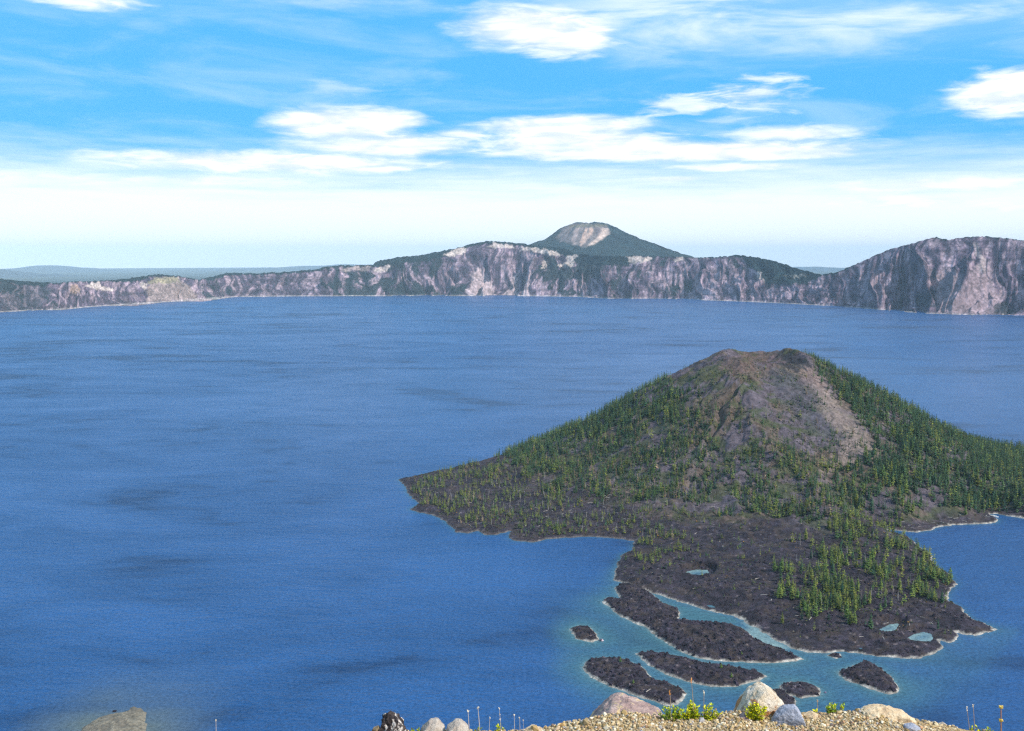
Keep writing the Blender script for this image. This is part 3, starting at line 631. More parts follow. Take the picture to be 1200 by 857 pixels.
# dead standing trunks and fallen logs (pale specks)
def snag_mesh(seed):
    r = np.random.default_rng(seed); m_ = MB(); m_.tube([(0, 0, -.05), (.01, 0, .3), (.0, .02, .7), (.03, .02, 1)], [.035, .027, .018, .004], 5)
    for k in range(6):
        z = r.uniform(.3, .9); a = r.random()*6.28; l = .13*(1.1-z)*2; m_.tube([(0, 0, z), (l*math.cos(a), l*math.sin(a), z+.03)], [.010, .003], 3)
    return m_.mesh('snag', m_dead)
def log_mesh(seed):
    r = np.random.default_rng(seed); m_ = MB(); m_.tube([(-.5, 0, .03), (-.1, .02, .045), (.3, -.01, .03), (.5, .03, .03)], [.045, .036, .027, .012], 6)
    for k in range(4):
        x = r.uniform(-.2, .45); a = r.uniform(.3, 2.8); m_.tube([(x, 0, .03), (x+.05, .12*math.cos(a), .03+.1*math.sin(a))], [.012, .004], 4)
    return m_.mesh('log', m_dead)
SN = [snag_mesh(k) for k in range(4)]; LG = [log_mesh(k) for k in range(4)]
def pick(polys, n, seed):
    r = np.random.default_rng(seed); out = []
    ins = np.zeros(len(ax_), bool)
    for P in polys: ins |= inside(ppx, ppy, P)
    idx = np.where(ins & (tz > 1))[0]; return r.choice(idx, min(n, len(idx)), replace=False)
snz = [([(480,565),(590,540),(680,560),(720,600),(700,622),(560,615),(500,598)], 90, 'pale dead trunk standing among young pines on the left lava apron', 'dead trunks on the left apron'),
       ([(720,560),(830,570),(930,585),(930,600),(820,598),(760,640),(720,640)], 45, 'pale dead trunk standing along the foot of the cinder cone', 'dead trunks at the foot of the cone'),
       ([(930,640),(1060,620),(1095,690),(1040,715),(940,725)], 40, 'grey dead trunk standing within the near grove', 'dead trunks in the near grove')]
for P, n, lab, grp in snz:
    for j, i in enumerate(pick([P], n, n)):
        h = rng.uniform(6, 12); o = link('dead_tree', SN[j % 4], None, (ax_[i], ay_[i], tz[i]-.1)); o.scale = (h*.8, h*.8, h); o.rotation_euler = (rng.normal()*.06, rng.normal()*.06, rng.random()*6.28); tag(o, lab, 'dead tree', grp)
lgz = [([(700,560),(940,585),(930,604),(800,600),(690,580)], 50, 'pale fallen log lying at the foot of the cinder cone', 'fallen logs at the foot of the cone'),
       ([(500,590),(600,570),(730,590),(740,628),(600,632),(520,608)], 40, 'pale fallen log lying on the left lava apron', 'fallen logs on the left apron'),
       ([(760,640),(900,600),(960,640),(900,720),(780,690)], 8, 'bleached log lying on the open dark lava field', 'fallen logs on the open lava field'),
       ([(900,700),(1100,700),(1100,740),(1000,760),(920,745)], 12, 'bleached log lying in front of the near grove', 'fallen logs in front of the near grove'),
       ([(1040,606),(1160,600),(1160,612),(1060,620)], 22, 'pale driftwood log on the shore of the right bay', 'driftwood on the right bay shore')]
for P, n, lab, grp in lgz:
    for j, i in enumerate(pick([P], n, n+7)):
        s = rng.uniform(5, 9); o = link('fallen_log', LG[j % 4], None, (ax_[i], ay_[i], tz[i]+.5)); o.scale = (s, s, s); o.rotation_euler = (0, rng.normal()*.08, rng.random()*6.28); tag(o, lab, 'log', grp)
def place(px, py, getz):
    z0 = 3.
    for _ in range(30):
        x, y = ground_pt(px, py, z0); z0 = .6*z0+.4*getz(float(x), float(y))
    return float(x), float(y), z0
def izf(key):
    a, b2, zz, s = ISZ[key]
    return lambda x, y: float(zz[min(max(int((y-b2[0])/1.1), 0), len(b2)-1), min(max(int((x-a[0])/1.1), 0), len(a)-1)])
x, y, z = place(760, 810, izf('C')); o = link('driftwood_log', LG[0], None, (x, y, z+.5)); o.scale = (8, 8, 8); o.rotation_euler = (0, 0, .9); tag(o, 'bleached log lying across the islet above the pink boulder', 'log')
for (px, py, key, h, kind, lab) in [(727,776,'C',6,'fir','small round dark tree on the top edge of the islet with the bleached log'), (742,801,'C',4,'pine','small green pine in the middle of the islet with the bleached log'), (845,783,'B',5,'pine','small pine on the back edge of the long middle islet'), (857,794,'B',5,'pine','olive small pine on the front half of the long middle islet'), (1009-140,767,'A',3.5,'pine','low shrubby pine near the front of the largest islet')]:
    x, y, z = place(px, py, izf(key)); e = empty(kind+'_tree', (x, y, z-.1), 1.); e.scale = (h*1.5, h*1.5, h); tag(e, lab, 'conifer'); link('crown', CR[kind, 2, 1], e); link('trunk', TK[kind], e)
# boat and dock in the right bay
m_white = plain('white_hull_paint', (.8, .8, .78), .35); m_dkgl = plain('dark_glass', (.03, .04, .05), .1); m_deck = plain('grey_planks', (.5, .48, .44), .8, nscale=3)
bxp, byp = [float(v) for v in ground_pt(1166.5, 606.2, 0)]
e = empty('tour_boat', (bxp, byp, 0), -.35); tag(e, 'small white boat moored at the end of the dock in the right bay', 'boat')
hb_ = MB(); n = 9; ring = []
for lv, (zz, wf) in enumerate(((-.3, .55), (.35, .85), (1.0, 1.0))):
    for sgn in (1, -1):
        for q in range(n):
            tt = q/(n-1) if sgn > 0 else 1-q/(n-1); wdt = 1.25*wf*(1-max(0, tt-.45)**2*3.2)*.99; ring.append((-4.2+8.4*tt, sgn*max(wdt, .04), zz+.35*tt*tt*(lv == 2)))
V_ = ring; M_ = 2*n; FF = [[l*M_+j, l*M_+(j+1) % M_, (l+1)*M_+(j+1) % M_, (l+1)*M_+j] for l in (0, 1) for j in range(M_)]+[list(range(M_))[::-1], [2*M_+j for j in range(M_)]]
hb_.add(V_, FF); link('hull', hb_.mesh('hull', m_white), e)
cb = MB(); cb.box(-2.4, 1.2, -.85, .85, 1.05, 2.0); link('cabin', cb.mesh('cabin', m_white), e)
cb = MB(); cb.box(-2.0, .9, -.87, .87, 1.4, 1.75); cb.box(1.19, 1.23, -.7, .7, 1.4, 1.8); link('window', cb.mesh('window', m_dkgl), e)
cb = MB(); cb.box(-2.8, 1.6, -1.0, 1.0, 2.003, 2.1); link('roof', cb.mesh('roof', m_white), e)
dxp, dyp = [float(v) for v in ground_pt(1161, 604.6, 0)]
e = empty('boat_dock', (dxp, dyp, 0), -.35); tag(e, 'pale plank dock beside the rocky point where the white boat lies', 'dock')
cb = MB()
for q in range(14): cb.box(-5+q*.75, -5+q*.75+.7, -1.3, 1.3, .75, .9)
link('deck', cb.mesh('deck', m_deck), e); cb = MB(); 
for q in range(4):
    cb = MB(); cb.tube([(-4.5+3*(q//2)*2.9, -1.2+2.4*(q % 2), -1.5), (-4.5+3*(q//2)*2.9, -1.2+2.4*(q % 2), 1.3)], [.14, .14], 8); link('post', cb.mesh('post', m_bark), e)
# rim boulders on the crater and apron: a few rocks poking out of the water
for (px, py, r_, lab) in [(156,833,1.6,'dark pointed rock in the shallows at the tip of the grey spit'), (967,812,1.1,'small pale rock awash just right of the oval islet'), (134,834,1.2,'small dark rock in the shallows left of the grey spit tip'), (704,751,1.8,'pale low rock trailing off the small round islet')]:
    x, y = [float(v) for v in ground_pt(px, py, 0)]; Vv, FF, cc = blocks(np.array([x, x+r_*.5]), np.array([y, y+.3]), np.array([.2, .1]), r_*1.6, r_*2.2, px)
    Vv = Vv-[x, y, 0]; tag(link('shore_rock', mk_mesh('shore_rock', Vv, FF, m_spit if 'pale' in lab else m_lava, cc*(5 if 'pale' in lab else 1)), None, (x, y, 0)), lab, 'rock')

# ------------------------------------------------------------------ near ground: the viewpoint ledge and the slope under it
YC = 5.0
CRX = np.array([(-2000,900),(0,880),(430,866),(520,863),(600,861),(640,858),(690,849),(715,843),(740,841),(790,843),(830,842),(860,838),(900,842),(950,840),(1000,838),(1030,838),(1060,846),(1090,851),(1115,856),(1150,861),(1200,866),(2600,930)], float)
xw_at = (CRX[:, 0]-600)/F*YC*1.1; zc_at = np.array([at_y(a, b, YC)[2] for a, b in CRX])
def crest(x):
    return np.interp(x, np.array([at_y(a, b, YC)[0] for a, b in CRX]), zc_at)
def near_z(x, y):
    zc = crest(x); t = np.clip((y-3.3)/1.3, 0, 1); z = (388.12)*(1-t)+zc*t
    z = np.where(y < 3.3, 388.12-(y < -20)*0, z)
    d = np.maximum(y-YC-.05, 0); drop = d*.66+1.1*(1-np.exp(-d/1.2)); z = z-drop
    zz = z+(fbm(x*3, y*3, 4, 501)-.5)*.035+(fbm(x*18, y*18, 3, 503)-.5)*.012
    far = np.clip((y-12)/60, 0, 1); return zz-far*(ridged(x/55, y/90, 4, 505))*26*np.clip((640-y)/300, .15, 1)
nx = ax([(-900, -60, 15.), (-60, -6, 1.), (-6, -1.1, .12), (-1.1, 2.9, .02), (2.9, 8, .12), (8, 60, 1.), (60, 901, 15.)])
ny = ax([(-80, -4, 2.), (-4, 3.2, .3), (3.2, 4.4, .08), (4.4, 5.3, .02), (5.3, 8, .1), (8, 30, .8), (30, 660, 9.)])
GX, GY = np.meshgrid(nx, ny); GZ = near_z(GX, GY); GZ = np.maximum(GZ, -6)
n1 = fbm(GX*7, GY*7, 4, 507); n2 = fbm(GX/3, GY/3, 4, 509); gc = np.array([.36, .26, .14])*(.65+.6*n1)[..., None]; kk = (GY > 9)[..., None]*.8*sstep(.4, .6, n2)[..., None]; gc = gc*(1-kk)+np.array([.2, .17, .15])*kk
m_soil = vcol_mat('viewpoint_gravel_soil', 60, .6, 1.4, .8, 90, .01)
tag(link('ground', mk_mesh('near_ground', np.stack([GX, GY, GZ], -1).reshape(-1, 3), grid_faces(len(ny), len(nx)), m_soil, gc.reshape(-1, 3), True)), 'tan gravel ledge at the viewpoint', kind='structure')
# gravel
t_ = (1+5**.5)/2; ICO = np.array([(-1,t_,0),(1,t_,0),(-1,-t_,0),(1,-t_,0),(0,-1,t_),(0,1,t_),(0,-1,-t_),(0,1,-t_),(t_,0,-1),(t_,0,1),(-t_,0,-1),(-t_,0,1)])/1.9
IF = np.array([(0,11,5),(0,5,1),(0,1,7),(0,7,10),(0,10,11),(1,5,9),(5,11,4),(11,10,2),(10,7,6),(7,1,8),(3,9,4),(3,4,2),(3,2,6),(3,6,8),(3,8,9),(4,9,5),(2,4,11),(6,2,10),(8,6,7),(9,8,1)])
ng = 23000; gxp = np.where(rng.random(ng) < .75, rng.uniform(-.75, 2.4, ng), rng.uniform(-2.6, 3.6, ng)); gyp = rng.uniform(4.62, 5.12, ng); gzp = near_z(gxp, gyp)
sz = .0028+.0085*rng.random(ng)**2.6; sz[rng.random(ng) < .008] *= 2.6
J = ICO[None]*(1+(rng.random((ng, 12, 3))-.5)*.55)*rng.uniform(.6, 1.25, (ng, 1, 3))*sz[:, None, None]
an = rng.random(ng)*6.28; c_, s_ = np.cos(an)[:, None], np.sin(an)[:, None]
GV = np.stack([J[..., 0]*c_-J[..., 1]*s_+gxp[:, None], J[..., 0]*s_+J[..., 1]*c_+gyp[:, None], J[..., 2]*.8+gzp[:, None]+sz[:, None]*.35], -1).reshape(-1, 3)
GF = (IF[None]+np.arange(ng)[:, None, None]*12).reshape(-1, 3)
PAL = np.array([(.52,.38,.20),(.42,.28,.12),(.60,.48,.30),(.72,.62,.46),(.36,.27,.18),(.46,.27,.15),(.36,.33,.32),(.62,.44,.28),(.22,.15,.11)]); pw = [.25,.17,.18,.12,.08,.06,.05,.06,.03]
gcol = PAL[rng.choice(9, ng, p=pw)]*rng.uniform(.5, 1.1, (ng, 1))
m_peb = vcol_mat('pebbles', 300, .8, 1.2)
tag(link('gravel', mk_mesh('gravel', GV, GF, m_peb, np.repeat(gcol, 12, 0))), 'loose cream and tan gravel on the viewpoint ledge', kind='stuff')
# rocks
import bmesh
from mathutils import noise as mn, Vector
def rock_mat(name, stops, scale=9, bump=.6, rough=.9, patch=None):
    m, nt, b = mat(name); tc = N(nt, 'ShaderNodeTexCoord'); n = noise_node(nt, scale, 7, .68, tc.outputs['Object'], .4); c = ramp(nt, n.outputs[0], stops)
    n2 = noise_node(nt, scale*9, 4, .7, tc.outputs['Object']); c = mixc(nt, 1, c, ramp(nt, n2.outputs[0], [(.3, (.62,)*3), (.7, (1.35,)*3)]), 'MULTIPLY')
    if patch:
        n3 = noise_node(nt, patch[0], 5, .6, tc.outputs['Object'], .8); c = mixc(nt, ramp(nt, n3.outputs[0], [(patch[1], (0,)*3), (patch[1]+.05, (1,)*3)]), c, patch[2])
    nt.links.new(c, b.inputs['Base Color']); b.inputs['Roughness'].default_value = rough
    h = mathn(nt, 'ADD', n.outputs[0], mathn(nt, 'MULTIPLY', n2.outputs[0], .3)); bp = N(nt, 'ShaderNodeBump'); bp.inputs['Strength'].default_value = bump; bp.inputs['Distance'].default_value = .02
    nt.links.new(h, bp.inputs['Height']); nt.links.new(bp.outputs[0], b.inputs['Normal']); return m
def rock(name, outline, Y, depth, m, label, seed, soft=.012, rough=.018, cx=None, tilt=.25, sub=5):
    P = np.array([at_y(a, b, Y) for a, b in outline]); x0 = P[:, 0].mean(); z0 = P[:, 2].mean(); Q = np.stack([P[:, 0]-x0, P[:, 2]-z0], -1)
    r = np.random.default_rng(seed); PL = []
    A = sum(Q[i][0]*Q[(i+1) % len(Q)][1]-Q[(i+1) % len(Q)][0]*Q[i][1] for i in range(len(Q))); sg = 1 if A > 0 else -1
    for i in range(len(Q)):
        e = Q[(i+1) % len(Q)]-Q[i]; n = np.array([e[1], -e[0]])*sg; n /= np.linalg.norm(n); off = n@Q[i]
        for s in (-1, 1):
            t = r.uniform(.05, tilt)*s; v = np.array([n[0], t, n[1]]); L_ = np.linalg.norm(v); PL.append((v/L_, off/L_))
    S_ = max(np.ptp(Q[:, 0]), np.ptp(Q[:, 1]))
    for k in range(7):
        a = r.uniform(0, 2*math.pi); v = np.array([.45*math.cos(a), -1 if k % 2 else 1, .45*math.sin(a)+.2]); v /= np.linalg.norm(v); PL.append((v, depth*r.uniform(.75, 1.1)))
    bm = bmesh.new(); bmesh.ops.create_icosphere(bm, subdivisions=sub, radius=1)
    for v in bm.verts:
        d = np.array(v.co); d /= np.linalg.norm(d); rs = [o_/(n@d) for n, o_ in PL if n@d > 1e-3]
        rs = np.array(rs); rm = rs.min(); k = 140/S_; R_ = rm-math.log(np.exp(-k*(rs-rm)).sum())/k*.35
        R_ = max(R_, .2*rm); p = d*R_; q = Vector(tuple(p/S_*2.2+seed)); p = p*(1+rough*6*(mn.fractal(q*1.5, 1, 2, 5))*.5)+d*S_*rough*mn.fractal(q*6, 1, 2, 4)*.6
        v.co = Vector(tuple(p))
    me = bpy.data.meshes.new(name); bm.to_mesh(me); bm.free(); me.materials.append(m); me.polygons.foreach_set('use_smooth', np.zeros(len(me.polygons), bool))
    return tag(link(name, me, None, (x0, Y, z0)), label, 'boulder' if S_ > .2 else 'rock')
r_pink = rock_mat('pinkish_lava_boulder', [(.28, (.13,.09,.085)), (.43, (.30,.20,.18)), (.6, (.42,.30,.26)), (.75, (.52,.44,.38))], 11, 1.0, patch=(14, .56, (.55,.40,.22)))
r_white = rock_mat('cream_boulder', [(.3, (.20,.12,.07)), (.42, (.52,.42,.30)), (.55, (.60,.51,.40)), (.75, (.68,.62,.55))], 14, 1.0, patch=(7, .53, (.40,.19,.08)))
r_blue = rock_mat('blue_grey_rock', [(.3, (.20,.21,.25)), (.5, (.30,.31,.37)), (.7, (.40,.41,.46))], 18)
r_tan = rock_mat('tan_rock', [(.3, (.34,.22,.13)), (.5, (.54,.40,.25)), (.7, (.66,.54,.38))], 20)
r_pale = rock_mat('pale_rock', [(.28, (.34,.27,.23)), (.45, (.36,.30,.25)), (.7, (.50,.44,.38))], 22)
r_dark = rock_mat('dark_patchy_rock', [(.35, (.015,.012,.014)), (.5, (.05,.04,.042)), (.66, (.09,.07,.06))], 26, .9, patch=(15, .53, (.60,.54,.50)))
rock('boulder', [(666,880),(684,856),(700,840),(717,828),(735,825),(754,828),(775,833),(790,855),(797,890),(735,920)], 5.22, .17, r_pink, 'large low pinkish grey boulder half buried in gravel at the bottom centre', 3)
rock('boulder', [(855,846),(862,829),(874,812),(886,803),(895,802),(908,812),(921,828),(926,850),(890,866)], 5.12, .12, r_white, 'cream and rust coloured pointed boulder in front of the lava islets', 8)
rock('rock', [(900,850),(908,838),(920,829),(931,826),(938,834),(943,850),(920,860)], 4.97, .055, r_blue, 'blue grey wedge shaped rock leaning against the cream boulder', 5)
rock('rock', [(1004,846),(1010,832),(1022,828.5),(1040,829),(1060,833),(1069,842),(1072,856),(1035,862)], 5.03, .08, r_tan, 'wide flat topped tan rock at the right end of the ledge', 6, rough=.03)
rock('rock', [(1093,860),(1098,849),(1105,846),(1112,851),(1116,864)], 5.05, .03, r_pale, 'small pale rock at the far right end of the gravel', 7, sub=4)
rock('rock', [(487,872),(494,853),(503,844.5),(513,843),(521,851),(523,872)], 5.05, .06, r_pale, 'left one of the two round pale rocks side by side', 9, sub=4)
rock('rock', [(521,872),(524,851),(533,845),(541,845),(549,851),(552,872)], 5.0, .055, r_pale, 'right one of the two round pale rocks side by side', 10, sub=4)
rock('rock', [(442,880),(445,860),(447,843),(450,836),(457,834.5),(466,839),(472,848),(478,864),(480,880)], 5.0, .07, r_dark, 'black rock with cream and pink patches at the bottom edge', 12, rough=.06)
rock('rock', [(432,866),(437,853),(444,851),(448,858),(448,870)], 4.98, .03, rock_mat('brown_rock', [(.3, (.06,.045,.03)), (.6, (.30,.22,.13))], 30), 'small brown rock against the left foot of the black rock', 13, sub=4)
rock('rock', [(650,868),(648,855),(654,848),(661,847),(667,856),(670,868)], 5.02, .03, rock_mat('orange_speckled_rock', [(.35, (.26,.12,.05)), (.5, (.56,.36,.14)), (.65, (.72,.64,.52))], 34), 'small orange speckled rock left of the pinkish boulder', 14, sub=4)
rock('rock', [(610,872),(614,857),(624,853),(636,855),(642,870)], 5.02, .05, r_tan, 'low tan rock just showing at the bottom edge right of the dry stalks', 15, sub=4)
rock('rock', [(862,852),(864,840),(872,836),(882,838),(886,850)], 5.0, .04, r_pink, 'small pink rock at the foot of the cream boulder beside the yellow plant', 16, sub=4)
rock('rock', [(940,846),(942,838),(952,835),(963,839),(968,848)], 5.02, .04, r_tan, 'small brown rock just right of the blue grey wedge', 17, sub=4)
rock('rock', [(1058,858),(1060,850),(1070,848),(1078,852),(1080,860)], 4.9, .03, r_blue, 'small pale grey stone in the gravel below the tan rock', 18, sub=4)
rock('rock', [(674,866),(676,856),(684,853),(694,855),(696,866)], 5.02, .03, r_pale, 'small pale stone at the left foot of the pinkish boulder', 19, sub=4)
# plants
m_pl, nt, b = mat('leaf_yellow_green'); at = N(nt, 'ShaderNodeAttribute', attribute_name='Col'); nt.links.new(at.outputs['Color'], b.inputs['Base Color']); b.inputs['Roughness'].default_value = .5
try: b.inputs['Subsurface Weight'].default_value = 0
except Exception: pass
m_stem = plain('dry_stem', (.36, .27, .19), nscale=40); m_gstem = plain('grey_dry_stem', (.42, .38, .36), nscale=40); m_green = plain('green_stem', (.22, .26, .05)); m_seed = plain('rusty_seed_head', (.62, .26, .07), nscale=60); m_pseed = plain('pale_seed_head', (.66, .58, .46), nscale=60)
def leafy(px, pyb, wpx, hpx, Y, label, seed, yel=.5, spikes=(), group=None):
    r = np.random.default_rng(seed); base = at_y(px, pyb, Y); u = Y/F; e = empty('plant', tuple(base)); tag(e, label, 'plant', group)
    V = []; FF = []; Cc = []; st_ = MB(); ns = max(6, int(wpx*.8))
    for s in range(ns):
        bx_ = r.uniform(-.42, .42)*wpx*u; lean = bx_*.35; ht = hpx*u*(1-(abs(bx_)/(wpx*u*.5))**2*.5)*r.uniform(.6, 1.03); by_ = r.normal()*.012; k = 4
        top_ = np.array([bx_+lean+r.normal()*.004, by_+r.normal()*.008, ht]); b0 = np.array([bx_*.45, by_*.5, -.02]); st_.tube([b0, (b0+top_)/2+[0, 0, .005], top_], [.0016, .0013, .0007], 4)
        for q in range(int(9+ht/.006)):
            f = r.uniform(.12, 1.02); p = b0+(top_-b0)*f; a = r.random()*6.28; l = r.uniform(.013, .026)*(1.15-.4*f); w_ = l*.3; el = r.uniform(.1, 1.1)
            d = np.array([math.cos(a)*math.cos(el), math.sin(a)*math.cos(el), math.sin(el)]); sd2 = np.array([-math.sin(a), math.cos(a), 0])*w_; nrm = np.cross(d, sd2/w_)*w_*.35
            n = len(V); V += [p, p+d*l*.5+sd2-nrm, p+d*l, p+d*l*.5-sd2-nrm, p+d*l*.5]; FF += [(n, n+1, n+4), (n+1, n+2, n+4), (n+2, n+3, n+4), (n+3, n, n+4)]
            g = r.random()*(.35+.65*f); g = np.clip(g+yel-.5, 0, 1); c = np.array([.12, .26, .012])*(1-g)+np.array([.72, .66, .008])*g; c = np.array([.34, .20, .06]) if r.random() < .07 else c; Cc += [c*r.uniform(.6, 1.15)]*5
    link('foliage', mk_mesh('foliage', np.array(V), np.array(FF), m_pl, np.array(Cc)), e); link('stem', st_.mesh('stems', m_green), e)
    for (sx_, ty, hd, mm) in spikes:
        T = at_y(sx_, ty, Y)-base; B0 = np.array([(sx_-px)*u*.7, 0, 0.]); s1 = MB(); s1.tube([B0, (B0+T)/2+[.002, 0, 0], T], [.0021, .0018, .0012], 5); so = link('flower_stalk', s1.mesh('stalk', m_stem), e)
        s2 = MB()
        for q in range(int(hd*1.8)):
            z = r.uniform(-hd*u, 0); a = r.random()*6.28; p = T+[0, 0, z]; s2.tube([p, p+[.005*math.cos(a), .005*math.sin(a), .004]], [.0022, .0012], 5)
        link('seed_head', s2.mesh('seed', mm), so)
leafy(789,848,30,23,5.0,'low yellow green leafy plant with one rusty seed spike beside the pinkish boulder',21,.45,[(785,810,5,m_seed)])
leafy(821,850,44,27,5.0,'tallest yellow green leafy plant with an orange topped flower spike',22,.6,[(810,794,9,m_seed),(825,810,6,m_pseed)])
leafy(812,838,13,18,5.03,'narrow yellow shoot rising behind the tallest leafy plant',23,.9)
leafy(886,846,26,27,4.98,'bright yellow leafy plant growing at the foot of the cream boulder',24,.85)
leafy(957,845,16,13,5.05,'small yellow leafy tuft right of the blue grey rock',25,.9,[(958,820,3,m_stem)])
leafy(979,843,26,22,5.06,'green leafy tuft second to the right of the blue grey rock',26,.3)
leafy(1146,870,34,22,5.05,'yellow green leafy tuft with two thin stalks at the bottom right',27,.6,[(1133,829,5,m_pseed),(1140.5,826,4,m_pseed)])
leafy(486,870,11,20,5.05,'green leaf tip between the black rock and the pale rocks',28,.4)
leafy(561,869,9,17,5.04,'small yellow leaf tip at the base of the dry stalks',29,.5)
leafy(586,872,13,24,5.04,'pointed yellow green leaf tuft among the dry stalks',30,.6)
def stalk(pxb, pxt, pyt, pyb, Y, wr, label, seed, hd, mm=m_pseed, group=None, sm=m_gstem):
    b0 = at_y(pxb, pyb, Y); T = at_y(pxt, pyt, Y)-b0; e = empty('dry_flower_stalk', tuple(b0)); tag(e, label, 'dry stalk', group); r = np.random.default_rng(seed)
    s1 = MB(); s1.tube([(0, 0, -.02), T*.5+[.001, 0, 0], T], [wr, wr*.85, wr*.6], 6); link('stem', s1.mesh('stem', sm), e); u = Y/F
    for zc_, nn in hd:
        s2 = MB()
        for q in range(nn):
            a = r.random()*6.28; p = T*(1-zc_)+[0, 0, r.normal()*.003]; s2.tube([p, p+[wr*2.6*math.cos(a), wr*2.6*math.sin(a), .003]], [wr*1.1, wr*.5], 5)
        link('seed_head', s2.mesh('seed', mm), e)
for k, (a, b_, c, d, w_, lab) in enumerate([(550,548.5,833,868,.0042,'leftmost dry grey stalk beside the round pale rocks'),(563,560,829,868,.0046,'tallest dry grey stalk, second from the left of its row'),(572,574,841,868,.0028,'short thin dry stalk between the tallest stalk and the leaf tuft'),
        (588,585,830,868,.003,'dry stalk with beaded seeds rising from the pointed leaf tuft'),(603,602.5,838,868,.0032,'straight dry stalk right of the pointed leaf tuft'),(609,609,841,868,.003,'dry stalk second from the right of its row'),(613.5,613,844,868,.0018,'thinnest dry stalk at the right end of its row')]):
    stalk(a, b_, c, d, 5.03, w_*.62, lab, 40+k, [(.02, 7)] if k != 3 else [(.02, 5), (.2, 5), (.35, 5)])
stalk(1173,1173,827,874,5.03,.0042,'thick brown stalk with two clusters of yellow seeds at the bottom right',60,[(.04, 22), (.38, 24)], plain('yellow_seed_head', (.62, .46, .12), nscale=60), sm=plain('brown_stem', (.30, .16, .10), nscale=40))
stalk(253,253,844,868,5.0,.002,'single tiny dry stalk tip at the bottom edge left of the black rock',61,[(.02, 5)])

# ------------------------------------------------------------------ haze
HZ = True
if HZ:
    hb = MB(); hb.box(-47000, 47000, -3000, 69500, -300, 1050)
    m = bpy.data.materials.new('haze'); m.use_nodes = True; nt = m.node_tree; nt.nodes.remove(nt.nodes['Principled BSDF'])
    v = N(nt, 'ShaderNodeVolumePrincipled'); v.inputs['Color'].default_value = (.62, .84, 1, 1); v.inputs['Density'].default_value = 1.9e-5; v.inputs['Anisotropy'].default_value = -.3
    nt.links.new(v.outputs[0], nt.nodes['Material Output'].inputs['Volume'])
    tag(link('haze', hb.mesh('haze', m)), 'thin blue air haze over the lake and the far hills', kind='stuff')
# ------------------------------------------------------------------ sun, sky, camera
SUN = np.array([.74, -.44, .0]); EL = math.radians(43); AZ = math.atan2(SUN[0], SUN[1])
sd_ = np.array([math.sin(AZ)*math.cos(EL), math.cos(AZ)*math.cos(EL), math.sin(EL)])
L = bpy.data.lights.new('sun', 'SUN'); L.energy = 4.2; L.angle = math.radians(.6); L.color = (1, .95, .88)
lo = bpy.data.objects.new('sun', L); COL.objects.link(lo)
import mathutils
lo.rotation_euler = mathutils.Vector(tuple(sd_)).to_track_quat('Z', 'Y').to_euler()
w = bpy.data.worlds.new('World'); sc.world = w; w.use_nodes = True; nt = w.node_tree
bg = nt.nodes['Background']; BGS = .1; bg.inputs[1].default_value = BGS
sky = N(nt, 'ShaderNodeTexSky', sky_type='NISHITA'); sky.sun_disc = False; sky.sun_elevation = EL; sky.sun_rotation = AZ; sky.altitude = 2200; sky.dust_density = .3; sky.ozone_density = 2.5
tc = N(nt, 'ShaderNodeTexCoord'); sp_ = N(nt, 'ShaderNodeSeparateXYZ'); nt.links.new(tc.outputs['Generated'], sp_.inputs[0])
U = mathn(nt, 'MULTIPLY', mathn(nt, 'ARCTAN2', sp_.outputs[0], sp_.outputs[1]), 57.2958)
Vv_ = mathn(nt, 'MULTIPLY', mathn(nt, 'ARCSINE', sp_.outputs[2]), 57.2958)
def comb(a, b, c=0.0):
    n = N(nt, 'ShaderNodeCombineXYZ')
    for i, v in enumerate((a, b, c)):
        if isinstance(v, (int, float)): n.inputs[i].default_value = v
        else: nt.links.new(v, n.inputs[i])
    return n.outputs[0]
nA = noise_node(nt, 1, 5, .6, comb(mathn(nt, 'MULTIPLY', U, .34), mathn(nt, 'MULTIPLY', Vv_, 1.7)), .4).outputs[0]
nB = noise_node(nt, 1, 6, .62, comb(mathn(nt, 'MULTIPLY', U, .16), mathn(nt, 'MULTIPLY', Vv_, 1.9), 3.3), .3).outputs[0]
nC = noise_node(nt, 1, 6, .6, comb(mathn(nt, 'ADD', mathn(nt, 'MULTIPLY', U, .10), mathn(nt, 'MULTIPLY', Vv_, .10)), mathn(nt, 'MULTIPLY', Vv_, .55), 7.7), .5).outputs[0]
def azel(px, py):
    x, y, z = ray(px, py); return math.degrees(math.atan2(x, y)), math.degrees(math.atan2(z, math.hypot(x, y)))
# clouds: centre (photo px), half width, half height, opacity, softness, noise
CL = [(622,31,95,27,1,.5,.28),(660,50,62,20,.95,.55,.4),(690,40,30,16,.8,.6,.5),(95,0,75,11,.9,.7,.6),(398,146,86,21,1,.4,.25),(450,170,115,15,1,.45,.3),(440,140,70,13,.9,.4,.3),(535,158,40,9,.75,.7,.6),(665,148,110,13,1,.4,.25),
      (790,178,235,12,1,.4,.3),(680,168,125,17,1,.4,.3),(920,181,105,7,.9,.5,.3),(860,196,80,5,.8,.5,.5),(930,157,90,11,.85,.55,.4),(850,142,40,6,.4,.8,.8),(795,123,66,11,.75,.7,.9),(885,112,62,17,.7,.7,1.0),(895,92,45,6,.6,.7,1.0),(1172,112,66,24,1,.5,.45),(1205,98,60,20,1,.6,.4),
      (290,190,195,13,.9,.5,.5),(390,192,150,11,.85,.6,.5),(400,105,60,10,.3,.9,.9),(1090,216,120,8,.75,.6,.6),(1070,236,110,7,.75,.6,.6),(1190,244,70,5,.6,.6,.6),(790,210,45,4,.7,.6,.6),(40,208,110,8,.6,.7,.6),(260,213,120,7,.6,.6,.5),(400,2,130,14,.25,1,.8)]
mask = None
